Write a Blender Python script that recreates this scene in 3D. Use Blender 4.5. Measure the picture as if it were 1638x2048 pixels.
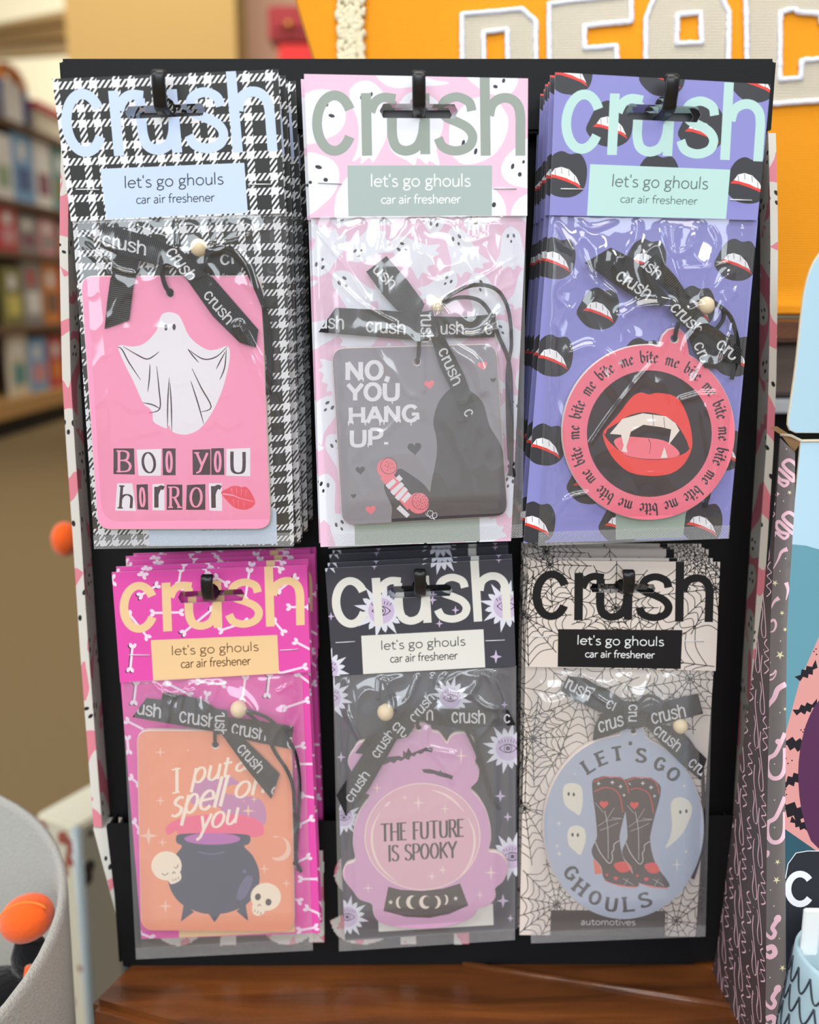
import bpy, math, random
import numpy as np
from mathutils import Vector, Matrix
from mathutils.geometry import delaunay_2d_cdt
from mathutils import noise as mnoise

for _o in list(bpy.data.objects):
    bpy.data.objects.remove(_o)
SC = bpy.context.scene
COL = SC.collection
random.seed(7)

# ------------------------------------------------------------------ camera
CAMH, PITCH, FPX = 1.0, math.radians(12.1), 2000.0
cam_d = bpy.data.cameras.new('camera')
cam_d.sensor_fit = 'VERTICAL'
cam_d.sensor_height = 36.0
cam_d.lens = FPX / 2048 * 36.0
cam_d.clip_start, cam_d.clip_end = 0.02, 60
cam_d.dof.use_dof = True
cam_d.dof.focus_distance = 0.445
cam_d.dof.aperture_fstop = 6.2
cam = bpy.data.objects.new('camera', cam_d)
cam.location = (0, 0, CAMH)
cam.rotation_euler = (math.pi / 2 - PITCH, 0, 0)
COL.objects.link(cam)
SC.camera = cam

# ------------------------------------------------------------------ colour management, world, shop lights
SC.view_settings.view_transform = 'Standard'
SC.view_settings.look = 'None'
SC.view_settings.exposure = 0.0
SC.view_settings.gamma = 1.0
SC.view_settings.use_curve_mapping = False
w = bpy.data.worlds.new('shop_world')
SC.world = w
w.use_nodes = True
w.node_tree.nodes['Background'].inputs[0].default_value = (1.0, 0.97, 0.93, 1)
w.node_tree.nodes['Background'].inputs[1].default_value = 0.34

def area(name, loc, target, sx, sy, power, col):
    d = bpy.data.lights.new(name, 'AREA')
    d.shape = 'RECTANGLE'
    d.size, d.size_y, d.energy, d.color = sx, sy, power, col
    o = bpy.data.objects.new(name, d)
    o.location = loc
    o.rotation_euler = (Vector(target) - Vector(loc)).to_track_quat('-Z', 'Y').to_euler()
    COL.objects.link(o)
    return o
# the shop window behind the photographer, and fluorescent ceiling panels
area('shop_window_light', (-0.2, -3.4, 2.3), (0, 0.5, 1.1), 3.8, 1.75, 104, (0.86, 0.94, 1.0))
area('side_window_light', (-2.8, 0.1, 1.5), (0, 0.45, 1.0), 1.8, 1.3, 26, (0.84, 0.93, 1.0))
area('ceiling_panel_light', (0.0, 0.12, 2.7), (0, 0.25, 0.6), 1.4, 0.8, 22, (1.0, 0.96, 0.9))
area('ceiling_panel_light', (-1.6, -1.2, 2.7), (-1.6, -1.2, 0), 1.2, 0.6, 30, (1.0, 0.96, 0.9))
area('ceiling_panel_light', (1.6, -1.2, 2.7), (1.6, -1.2, 0), 1.2, 0.6, 30, (1.0, 0.96, 0.9))
area('ceiling_panel_light', (-1.3, 3.4, 4.2), (-1.7, 6.5, 0.8), 2.4, 1.2, 120, (1.0, 0.95, 0.86))
area('ceiling_panel_light', (-2.4, 9.6, 4.4), (-4.2, 13.0, 2.2), 2.4, 1.2, 270, (1.0, 0.95, 0.86))

# ------------------------------------------------------------------ pixel rays (photo 1638 x 2048) -> points on real planes
CP, SP = math.cos(PITCH), math.sin(PITCH)
def ray(px, py):
    a, b = px - 819.0, 1024.0 - py
    return Vector((a, FPX * CP + b * SP, -FPX * SP + b * CP))
ORG = Vector((0, 0, CAMH))
class Plane:
    def __init__(s, p0, n):
        s.p0, s.n = Vector(p0), Vector(n).normalized()
    def pt(s, px, py, w=0.0):
        r = ray(px, py)
        return ORG + r * ((s.n.dot(s.p0 - ORG) + w) / s.n.dot(r))
def vplane(Y, lean=0.0, z0=1.0):
    a = math.radians(lean)
    return Plane((0, Y, z0), (0, -math.cos(a), math.sin(a)))
def onY(px, py, Y):
    r = ray(px, py)
    return ORG + r * (Y / r.y)
def onZ(px, py, Z):
    r = ray(px, py)
    return ORG + r * ((Z - CAMH) / r.z)
def T(x0, y0, s):
    return lambda p: (x0 + p[0] / s, y0 + p[1] / s)
def tm(t, pts):
    return [t(p) for p in pts]

# ------------------------------------------------------------------ materials
def lin(c):
    c /= 255.0
    return c / 12.92 if c <= 0.04045 else ((c + 0.055) / 1.055) ** 2.4
MATS = {}
def M(name, rgb=None, rough=0.5, spec=0.4, bump=None, var=0.0, metal=0.0, coat=0.0, emit=0.0, sheen=0.0):
    """procedural principled material; rgb is 0-255 sRGB; bump = (scale, strength); var = noise variation of the colour"""
    if name in MATS:
        return MATS[name]
    m = bpy.data.materials.new(name)
    m.use_nodes = True
    nt = m.node_tree
    b = nt.nodes['Principled BSDF']
    c = [lin(v) for v in rgb] + [1]
    b.inputs['Base Color'].default_value = c
    b.inputs['Roughness'].default_value = rough
    b.inputs['Specular IOR Level'].default_value = spec
    b.inputs['Metallic'].default_value = metal
    b.inputs['Coat Weight'].default_value = coat
    b.inputs['Coat Roughness'].default_value = 0.12
    b.inputs['Sheen Weight'].default_value = sheen
    if emit:
        b.inputs['Emission Color'].default_value = c
        b.inputs['Emission Strength'].default_value = emit
    if bump or var:
        tc = nt.nodes.new('ShaderNodeTexCoord')
        nz = nt.nodes.new('ShaderNodeTexNoise')
        nz.inputs['Scale'].default_value = bump[0] if bump else 80
        nz.inputs['Detail'].default_value = 4
        nt.links.new(tc.outputs['Object'], nz.inputs['Vector'])
        if bump:
            bp = nt.nodes.new('ShaderNodeBump')
            bp.inputs['Strength'].default_value = bump[1]
            bp.inputs['Distance'].default_value = 0.002
            nt.links.new(nz.outputs['Fac'], bp.inputs['Height'])
            nt.links.new(bp.outputs['Normal'], b.inputs['Normal'])
        if var:
            mx = nt.nodes.new('ShaderNodeMix')
            mx.data_type = 'RGBA'
            mx.inputs[6].default_value = [v * (1 - var) for v in c[:3]] + [1]
            mx.inputs[7].default_value = [min(1, v * (1 + var)) for v in c[:3]] + [1]
            nt.links.new(nz.outputs['Fac'], mx.inputs[0])
            nt.links.new(mx.outputs[2], b.inputs['Base Color'])
    MATS[name] = m
    return m
def nodes(m):
    nt = m.node_tree
    def N(t, **kw):
        n = nt.nodes.new('ShaderNode' + t)
        for k, v in kw.items():
            if isinstance(k, str) and hasattr(n, k):
                setattr(n, k, v)
        return n
    def math_(op, a, b=None):
        n = nt.nodes.new('ShaderNodeMath')
        n.operation = op
        for i, x in enumerate((a, b)):
            if x is None:
                continue
            if isinstance(x, (int, float)):
                n.inputs[i].default_value = x
            else:
                nt.links.new(x, n.inputs[i])
        return n.outputs[0]
    return nt, N, math_
def make_houndstooth():
    m = M('houndstooth_card', (255, 255, 255), 0.45, 0.35)
    nt, N, ma = nodes(m)
    b = nt.nodes['Principled BSDF']
    uv = N('UVMap')
    sp = N('SeparateXYZ')
    nt.links.new(uv.outputs[0], sp.inputs[0])
    u, v = sp.outputs[0], sp.outputs[1]
    def light(x):           # L D L D D repeat of five units
        f = ma('FLOORED_MODULO', x, 5.0)
        a = ma('LESS_THAN', f, 1.0)
        c = ma('MULTIPLY', ma('GREATER_THAN', f, 2.0), ma('LESS_THAN', f, 3.0))
        return ma('ADD', a, c)
    tw = ma('GREATER_THAN', ma('FLOORED_MODULO', ma('ADD', u, ma('MULTIPLY', v, 0.8)), 0.715), 0.36)
    lu, lv = light(u), light(v)
    val = ma('ADD', ma('MULTIPLY', tw, lu), ma('MULTIPLY', ma('SUBTRACT', 1.0, tw), lv))
    mx = N('Mix', data_type='RGBA')
    mx.inputs[6].default_value = (0.022, 0.023, 0.021, 1)
    mx.inputs[7].default_value = (0.80, 0.80, 0.84, 1)
    nt.links.new(val, mx.inputs[0])
    nt.links.new(mx.outputs[2], b.inputs['Base Color'])
make_houndstooth()
def make_film(name, haze, gloss_rough, crimp=False):
    m = bpy.data.materials.new(name)
    m.use_nodes = True
    nt, N, ma = nodes(m)
    nt.nodes.remove(nt.nodes['Principled BSDF'])
    out = nt.nodes['Material Output']
    tr = N('BsdfTransparent')
    tr.inputs[0].default_value = (0.97, 0.975, 0.98, 1)
    df = N('BsdfDiffuse')
    df.inputs[0].default_value = (0.86, 0.87, 0.9, 1)
    m1 = N('MixShader')
    m1.inputs[0].default_value = haze
    nt.links.new(tr.outputs[0], m1.inputs[1])
    nt.links.new(df.outputs[0], m1.inputs[2])
    gl = N('BsdfGlossy')
    gl.inputs['Roughness'].default_value = gloss_rough
    gl.inputs[0].default_value = (1, 1, 1, 1)
    fr = N('LayerWeight')
    fr.inputs['Blend'].default_value = 0.5
    m2 = N('MixShader')
    nt.links.new(ma('ADD', ma('MULTIPLY', ma('POWER', fr.outputs['Facing'], 5.0), 0.32), 0.085), m2.inputs[0])
    nt.links.new(m1.outputs[0], m2.inputs[1])
    nt.links.new(gl.outputs[0], m2.inputs[2])
    nt.links.new(m2.outputs[0], out.inputs[0])
    tc = N('TexCoord')
    bp = N('Bump')
    if crimp:
        uv = N('UVMap')
        sp = N('SeparateXYZ')
        nt.links.new(uv.outputs[0], sp.inputs[0])
        h = ma('MULTIPLY', ma('SINE', ma('MULTIPLY', sp.outputs[0], 1.1)), ma('SINE', ma('MULTIPLY', sp.outputs[1], 1.1)))
        bp.inputs['Strength'].default_value = 1.0
        bp.inputs['Distance'].default_value = 0.0006
        nt.links.new(h, bp.inputs['Height'])
    else:
        nz = N('TexNoise')
        nz.inputs['Scale'].default_value = 40
        nz.inputs['Detail'].default_value = 1.5
        nt.links.new(tc.outputs['Object'], nz.inputs['Vector'])
        bp.inputs['Strength'].default_value = 0.12
        bp.inputs['Distance'].default_value = 0.002
        nt.links.new(nz.outputs['Fac'], bp.inputs['Height'])
    nt.links.new(bp.outputs['Normal'], gl.inputs['Normal'])
    nt.links.new(bp.outputs['Normal'], fr.inputs['Normal'])
    MATS[name] = m
    return m
make_film('clear_film', 0.03, 0.075)
make_film('hazy_film', 0.13, 0.10)
make_film('crimped_film', 0.22, 0.12, True)
def wave_mat(name, rgb, scale, strength, dirn=(1, 0), rough=0.6, spec=0.3, dark=0.75, uvspace=True):
    """ribbed fabric: bump stripes from the UV map"""
    m = M(name, rgb, rough, spec)
    nt, N, ma = nodes(m)
    b = nt.nodes['Principled BSDF']
    uv = N('UVMap')
    sp = N('SeparateXYZ')
    nt.links.new(uv.outputs[0], sp.inputs[0])
    s = ma('SINE', ma('MULTIPLY', ma('ADD', ma('MULTIPLY', sp.outputs[0], dirn[0]), ma('MULTIPLY', sp.outputs[1], dirn[1])), scale))
    bp = N('Bump')
    bp.inputs['Strength'].default_value = strength
    bp.inputs['Distance'].default_value = 0.0004
    nt.links.new(s, bp.inputs['Height'])
    nt.links.new(bp.outputs['Normal'], b.inputs['Normal'])
    return m
def weave_mat(name, rgb, scale, strength, rough=0.8):
    m = M(name, rgb, rough, 0.2, sheen=0.1)
    nt, N, ma = nodes(m)
    b = nt.nodes['Principled BSDF']
    tc = N('TexCoord')
    sp = N('SeparateXYZ')
    nt.links.new(tc.outputs['Object'], sp.inputs[0])
    x, z = ma('MULTIPLY', sp.outputs[0], scale), ma('MULTIPLY', sp.outputs[2], scale)
    h = ma('ADD', ma('MULTIPLY', ma('SINE', x), ma('SINE', z)), ma('SINE', ma('MULTIPLY', z, 1.0)))
    bp = N('Bump')
    bp.inputs['Strength'].default_value = strength
    bp.inputs['Distance'].default_value = 0.0008
    nt.links.new(h, bp.inputs['Height'])
    nt.links.new(bp.outputs['Normal'], b.inputs['Normal'])
    return m

# ------------------------------------------------------------------ object helpers
def tag(o, label=None, cat=None, group=None, kind=None):
    for k, v in (('label', label), ('category', cat), ('group', group), ('kind', kind)):
        if v:
            o[k] = v
    return o
def thing(name, loc, label, cat, group=None):
    o = bpy.data.objects.new(name, None)
    o.empty_display_size = 0.02
    COL.objects.link(o)
    o.location = loc
    return tag(o, label, cat, group)
class MB:
    def __init__(s):
        s.v, s.f, s.m, s.u, s.sm, s.names = [], [], [], [], [], []
    def mi(s, name):
        if name not in s.names:
            s.names.append(name)
        return s.names.index(name)
    def add(s, vs, fs, mat, uvs=None, smooth=False):
        b = len(s.v)
        s.v += [tuple(x) for x in vs]
        s.u += list(uvs) if uvs is not None else [(0, 0)] * len(vs)
        for k, f in enumerate(fs):
            s.f.append(tuple(i + b for i in f))
            s.m.append(s.mi(mat if isinstance(mat, str) else mat[k]))
            s.sm.append(smooth)
    def box(s, c, h, mat, rot=0.0, bev=0.0):
        """box with centre c, half sizes h, turned about z; bev chamfers every edge"""
        c = Vector(c)
        R = Matrix.Rotation(rot, 3, 'Z')
        import bmesh
        bm = bmesh.new()
        bmesh.ops.create_cube(bm, size=2.0)
        for v in bm.verts:
            v.co = Vector((v.co.x * h[0], v.co.y * h[1], v.co.z * h[2]))
        if bev:
            bmesh.ops.bevel(bm, geom=list(bm.edges), offset=bev, segments=2, affect='EDGES')
        bm.verts.index_update()
        s.add([R @ v.co + c for v in bm.verts], [[v.index for v in f.verts] for f in bm.faces], mat)
        bm.free()
    def tube(s, pts, r, mat, n=8, closed=False, caps=True):
        pts = [Vector(p) for p in pts]
        rs = r if isinstance(r, (list, tuple)) else [r] * len(pts)
        L = len(pts)
        vs, fs = [], []
        up = None
        for i, p in enumerate(pts):
            d = (pts[(i + 1) % L] - pts[i - 1]) if closed else (pts[min(i + 1, L - 1)] - pts[max(i - 1, 0)])
            d.normalize()
            if up is None:
                up = d.orthogonal().normalized()
            up = (up - d * up.dot(d)).normalized()
            q = d.cross(up)
            for k in range(n):
                a = 2 * math.pi * k / n
                vs.append(p + (up * math.cos(a) + q * math.sin(a)) * rs[i])
        for i in range(L if closed else L - 1):
            for k in range(n):
                a, b = i * n, ((i + 1) % L) * n
                fs.append((a + k, a + (k + 1) % n, b + (k + 1) % n, b + k))
        if caps and not closed:
            fs.append(tuple(range(n - 1, -1, -1)))
            fs.append(tuple((L - 1) * n + k for k in range(n)))
        s.add(vs, fs, mat, smooth=True)
    def lathe(s, prof, c, mat, n=40, axis=None):
        """profile of (radius, height) pairs spun about a vertical axis through c"""
        c = Vector(c)
        vs, fs = [], []
        for (r, z) in prof:
            for k in range(n):
                a = 2 * math.pi * k / n
                p = Vector((r * math.cos(a), r * math.sin(a), z))
                if axis is not None:
                    p = axis @ p
                vs.append(c + p)
        for i in range(len(prof) - 1):
            for k in range(n):
                fs.append((i * n + k, i * n + (k + 1) % n, (i + 1) * n + (k + 1) % n, (i + 1) * n + k))
        s.add(vs, fs, mat, smooth=True)
    def prism(s, poly, z0, z1, mat):
        n = len(poly)
        vs = [(x, y, z0) for x, y in poly] + [(x, y, z1) for x, y in poly]
        fs = [tuple(range(n - 1, -1, -1)), tuple(range(n, 2 * n))] + [(i, (i + 1) % n, n + (i + 1) % n, n + i) for i in range(n)]
        s.add(vs, fs, mat)
    def build(s, name, parent=None, label=None):
        me = bpy.data.meshes.new(name)
        off = parent.matrix_world.translation if parent is not None else Vector()
        if parent is not None:
            off = Vector(parent.location) if parent.parent is None else Vector(parent.parent.location)
        me.from_pydata([(x[0] - off.x, x[1] - off.y, x[2] - off.z) for x in s.v], [], s.f)
        for n in s.names:
            me.materials.append(MATS[n])
        me.polygons.foreach_set('material_index', s.m)
        me.polygons.foreach_set('use_smooth', s.sm)
        uvl = me.uv_layers.new(name='UVMap')
        li = np.zeros(len(me.loops), dtype=np.int32)
        me.loops.foreach_get('vertex_index', li)
        uvl.data.foreach_set('uv', np.array(s.u, dtype=np.float32)[li].ravel())
        me.update()
        o = bpy.data.objects.new(name, me)
        COL.objects.link(o)
        if parent is not None:
            o.parent = parent
        if label:
            o['label'] = label
        return o

# ------------------------------------------------------------------ flat printing: layered shapes cut into one planar mesh
def cr(pts, n=6, closed=False):
    """Catmull-Rom smoothing"""
    P = [np.array(p, float) for p in pts]
    L = len(P)
    out = []
    for i in range(L if closed else L - 1):
        g = (lambda k: P[k % L]) if closed else (lambda k: P[min(max(k, 0), L - 1)])
        p0, p1, p2, p3 = g(i - 1), g(i), g(i + 1), g(i + 2)
        for k in range(n):
            t = k / n
            out.append(0.5 * ((2 * p1) + (p2 - p0) * t + (2 * p0 - 5 * p1 + 4 * p2 - p3) * t * t + (3 * p1 - p0 - 3 * p2 + p3) * t ** 3))
    if not closed:
        out.append(P[-1])
    return [tuple(p) for p in out]
def blob(pts, n=5):
    return cr(pts, n, True)
def ell(cx, cy, rx, ry=None, rot=0.0, n=20, a0=0.0, a1=360.0):
    ry = rx if ry is None else ry
    c, s = math.cos(math.radians(rot)), math.sin(math.radians(rot))
    full = abs(a1 - a0 - 360) < 1e-6
    out = []
    for i in range(n if full else n + 1):
        a = math.radians(a0 + (a1 - a0) * i / n)
        x, y = rx * math.cos(a), ry * math.sin(a)
        out.append((cx + x * c - y * s, cy + x * s + y * c))
    return out
def stroke(pts, w, w1=None, ww=None):
    """outline of a pen stroke along pts, width w (to w1 at the end; ww = list of widths)"""
    P = np.array(pts, float)
    L = len(P)
    d = np.zeros_like(P)
    d[1:-1] = P[2:] - P[:-2]
    d[0], d[-1] = P[1] - P[0], P[-1] - P[-2]
    ln = np.hypot(d[:, 0], d[:, 1])
    ln[ln == 0] = 1
    nrm = np.stack([-d[:, 1] / ln, d[:, 0] / ln], 1)
    W = np.array(ww) if ww is not None else np.linspace(w, w if w1 is None else w1, L)
    a, b = P + nrm * W[:, None] / 2, P - nrm * W[:, None] / 2
    return [tuple(p) for p in a] + [tuple(p) for p in b[::-1]]
def star4(cx, cy, r, k=0.16, tall=1.0):
    return [(cx, cy - r * tall), (cx + r * k, cy - r * k), (cx + r, cy), (cx + r * k, cy + r * k), (cx, cy + r * tall), (cx - r * k, cy + r * k), (cx - r, cy), (cx - r * k, cy - r * k)]
def starN(cx, cy, r, k=0.42, n=5, rot=-90):
    return [(cx + (r if i % 2 == 0 else r * k) * math.cos(math.radians(rot + i * 180 / n)), cy + (r if i % 2 == 0 else r * k) * math.sin(math.radians(rot + i * 180 / n))) for i in range(2 * n)]
def heart(cx, cy, r, rot=0):
    c, s = math.cos(math.radians(rot)), math.sin(math.radians(rot))
    out = []
    for i in range(24):
        t = 2 * math.pi * i / 24
        x, y = 16 * math.sin(t) ** 3, -(13 * math.cos(t) - 5 * math.cos(2 * t) - 2 * math.cos(3 * t) - math.cos(4 * t))
        x, y = x * r / 16, y * r / 16
        out.append((cx + x * c - y * s, cy + x * s + y * c))
    return out
def inside(pts, contours):
    """non-zero winding test of pts against all the contours together"""
    wn = np.zeros(len(pts), int)
    for c in contours:
        C = np.asarray(c, float)
        D = np.roll(C, -1, 0)
        py, px = pts[:, 1:2], pts[:, 0:1]
        y0, y1, x0, x1 = C[:, 1], D[:, 1], C[:, 0], D[:, 0]
        cond = (y0 > py) != (y1 > py)
        dy = np.where(y1 == y0, 1e-12, y1 - y0)
        xi = x0 + (py - y0) / dy * (x1 - x0)
        hit = cond & (xi > px)
        wn += np.where(hit, np.where(y1 > y0, 1, -1), 0).sum(1)
    return wn != 0
def sheet(mb, mp, layers, back=None, edge=None, uv=None, grid=None, smooth=False, bevel=0.0):
    """layers = [(material or None, [contour, ...])] bottom to top, the first is the sheet itself; later ones print over it
    (None punches a hole). mp(px, py) -> point. back = vector to the rear face (gives thickness)."""
    V, E = [], []
    base = layers[0][1]
    B = np.concatenate([np.asarray(c, float) for c in base])
    lo, hi = B.min(0) - 0.5, B.max(0) + 0.5
    for mat, cs in layers:
        for c in cs:
            A = np.asarray(c, float)
            if (A.max(0) < lo).any() or (A.min(0) > hi).any():
                continue
            n = len(V)
            V += [Vector((p[0], p[1])) for p in c]
            E += [(n + i, n + (i + 1) % len(c)) for i in range(len(c))]
    if grid:
        gx, gy = np.arange(lo[0], hi[0], grid), np.arange(lo[1], hi[1], grid)
        V += [Vector((x + 0.013 * y, y)) for x in gx for y in gy]
    vs, _e, fs = delaunay_2d_cdt(V, E, [], 0, 1e-4)[:3]
    P = np.array([(v.x, v.y) for v in vs])
    F = np.array([f for f in fs if len(f) == 3])
    cen = P[F].mean(1)
    lab = np.full(len(F), -1)
    names = []
    for li, (mat, cs) in enumerate(layers):
        if mat is not None and mat not in names:
            names.append(mat)
        k = names.index(mat) if mat is not None else -1
        for c in cs:
            A = np.asarray(c, float)
            a, b = A.min(0), A.max(0)
            sel = np.nonzero((cen[:, 0] >= a[0]) & (cen[:, 0] <= b[0]) & (cen[:, 1] >= a[1]) & (cen[:, 1] <= b[1]))[0]
            if li > 0:
                sel = sel[lab[sel] >= 0]
            if len(sel) == 0:
                continue
            ins = inside(cen[sel], [c])
            lab[sel[ins]] = k
    keep = lab >= 0
    F, lab = F[keep], lab[keep]
    used = np.unique(F)
    rm = -np.ones(len(P), int)
    rm[used] = np.arange(len(used))
    F = rm[F]
    P = P[used]
    # wind to face the camera: image-plane CCW (y down) -> flip
    a, b, c = P[F[:, 0]], P[F[:, 1]], P[F[:, 2]]
    ar = (b[:, 0] - a[:, 0]) * (c[:, 1] - a[:, 1]) - (b[:, 1] - a[:, 1]) * (c[:, 0] - a[:, 0])
    F[ar > 0] = F[ar > 0][:, ::-1]
    pts = [mp(p[0], p[1]) for p in P]
    uvs = [uv(p[0], p[1]) for p in P] if uv else [(p[0], p[1]) for p in P]
    mb.add(pts, F.tolist(), [names[k] for k in lab], uvs, smooth)
    if back is not None:
        edge = edge or names[0]
        ed = {}
        for f in F.tolist():
            for i in range(3):
                e = (f[i], f[(i + 1) % 3])
                ed[e] = 1
        bd = [e for e in ed if (e[1], e[0]) not in ed]
        bv = Vector(back)
        if bevel:                       # rounded-over rim: first ring steps outwards, then back
            nx = {}
            for i, j in bd:
                d = P[j] - P[i]
                l = math.hypot(*d) or 1
                for q in (i, j):
                    o = nx.setdefault(q, np.zeros(2))
                    o += np.array((-d[1], d[0])) / l
            ring1 = {q: mp(*(P[q] + (o / (math.hypot(*o) or 1)) * bevel)) + bv * 0.22 for q, o in nx.items()}
        else:
            ring1 = None
        idx = {}
        vv = []
        def put(key, co):
            if key not in idx:
                idx[key] = len(vv)
                vv.append(co)
            return idx[key]
        ff = []
        for i, j in bd:
            r0 = (put((0, i), pts[i]), put((0, j), pts[j]))
            if ring1:
                r1 = (put((1, i), ring1[i]), put((1, j), ring1[j]))
                ff.append((r0[1], r0[0], r1[0], r1[1]))
                r2 = (put((2, i), ring1[i] + bv * 0.78), put((2, j), ring1[j] + bv * 0.78))
                ff.append((r1[1], r1[0], r2[0], r2[1]))
            else:
                r2 = (put((2, i), pts[i] + bv), put((2, j), pts[j] + bv))
                ff.append((r0[1], r0[0], r2[0], r2[1]))
        mb.add(vv, ff, edge, [(0, 0)] * len(vv), False)
        q = [put2 + bv for put2 in pts]
        mb.add(q, [tuple(f[::-1]) for f in F.tolist()], edge, uvs, False)
def homog(src, dst):
    A, b = [], []
    for (x, y), (u, v) in zip(src, dst):
        A.append([x, y, 1, 0, 0, 0, -u * x, -u * y]); b.append(u)
        A.append([0, 0, 0, x, y, 1, -v * x, -v * y]); b.append(v)
    h = np.append(np.linalg.solve(np.array(A, float), np.array(b, float)), 1).reshape(3, 3)
    def f(p):
        q = h @ np.array((p[0], p[1], 1.0))
        return (q[0] / q[2], q[1] / q[2])
    return f
def affine(p0, p1, top, u0, u1, utop):
    """affine map taking unit points u0,u1,utop to px p0,p1,top"""
    A = np.array([[u[0], u[1], 1] for u in (u0, u1, utop)], float)
    X = np.linalg.solve(A, np.array([p0, p1, top], float))
    return lambda p: tuple(np.array((p[0], p[1], 1.0)) @ X)

# ------------------------------------------------------------------ lettering drawn with pen strokes
def arc(cx, cy, rx, ry, a0, a1, n=14):
    return [(cx + rx * math.cos(math.radians(a0 + (a1 - a0) * i / n)), cy + ry * math.sin(math.radians(a0 + (a1 - a0) * i / n))) for i in range(n + 1)]
# lower case, ascender 1, x height .62, y upwards: letter -> (advance, strokes)
LOW = {
 'l': (.22, [[(.07, 0), (.07, 1)]]),
 'e': (.57, [[(.05, .33), (.5, .33)] + arc(.275, .31, .235, .30, 4, 318, 18)]),
 't': (.40, [cr([(.14, .82), (.14, .3), (.16, .08), (.25, .01), (.36, .04)]), [(0, .6), (.34, .6)]]),
 "'": (.18, [[(.06, 1), (.06, .74)]]),
 's': (.46, [cr([(.36, .55), (.22, .61), (.08, .52), (.1, .4), (.24, .32), (.37, .22), (.36, .07), (.2, .0), (.05, .07)])]),
 'g': (.54, [arc(.23, .42, .17, .19, 0, 360, 18), [(.34, .55), (.5, .61)], cr([(.14, .25), (.09, .16), (.17, .09), (.36, .06), (.45, -.05), (.4, -.21), (.22, -.27), (.06, -.2), (.06, -.07), (.17, .05)])]),
 'o': (.62, [arc(.29, .31, .24, .3, 0, 360, 20)]),
 'h': (.58, [[(.08, 0), (.08, 1)], cr([(.08, .4), (.16, .56), (.3, .61), (.42, .53), (.45, .38), (.45, 0)])]),
 'n': (.58, [[(.08, 0), (.08, .62)], cr([(.08, .4), (.16, .56), (.3, .61), (.42, .53), (.45, .38), (.45, 0)])]),
 'u': (.58, [cr([(.08, .62), (.08, .25), (.11, .08), (.23, 0), (.36, .06), (.44, .2)]), [(.45, .62), (.45, 0)]]),
 'c': (.50, [arc(.29, .31, .24, .3, 42, 318, 16)]),
 'a': (.53, [cr([(.08, .54), (.2, .61), (.34, .58), (.39, .45), (.39, 0)]), cr([(.39, .36), (.22, .34), (.08, .26), (.06, .1), (.17, .0), (.3, .04), (.39, .14)])]),
 'i': (.24, [[(.08, 0), (.08, .62)], arc(.08, .84, .03, .03, 0, 360, 8)]),
 'r': (.38, [[(.08, 0), (.08, .62)], cr([(.08, .38), (.16, .54), (.26, .61), (.37, .58)])]),
 'f': (.36, [cr([(.13, 0), (.13, .7), (.18, .92), (.28, .99), (.38, .96)]), [(0, .6), (.32, .6)]]),
 'p': (.58, [[(.08, -.36), (.08, .62)], arc(.28, .31, .2, .3, 160, -160, 16)]),
 'y': (.52, [[(.05, .62), (.25, .03)], cr([(.46, .62), (.25, .03), (.16, -.24), (.02, -.33)])]),
 'm': (.86, [[(.08, 0), (.08, .62)], cr([(.08, .4), (.2, .6), (.34, .6), (.41, .42), (.41, 0)]), cr([(.41, .4), (.53, .6), (.67, .6), (.74, .42), (.74, 0)])]),
 'v': (.5, [[(.03, .62), (.24, 0), (.45, .62)]]),
 'B': (.6, [[(.08, 0), (.08, 1)], cr([(.08, 1), (.3, 1), (.42, .88), (.36, .6), (.08, .54)]), cr([(.08, .54), (.36, .52), (.5, .3), (.4, .05), (.08, 0)])]),
 ' ': (.28, []),
}
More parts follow.
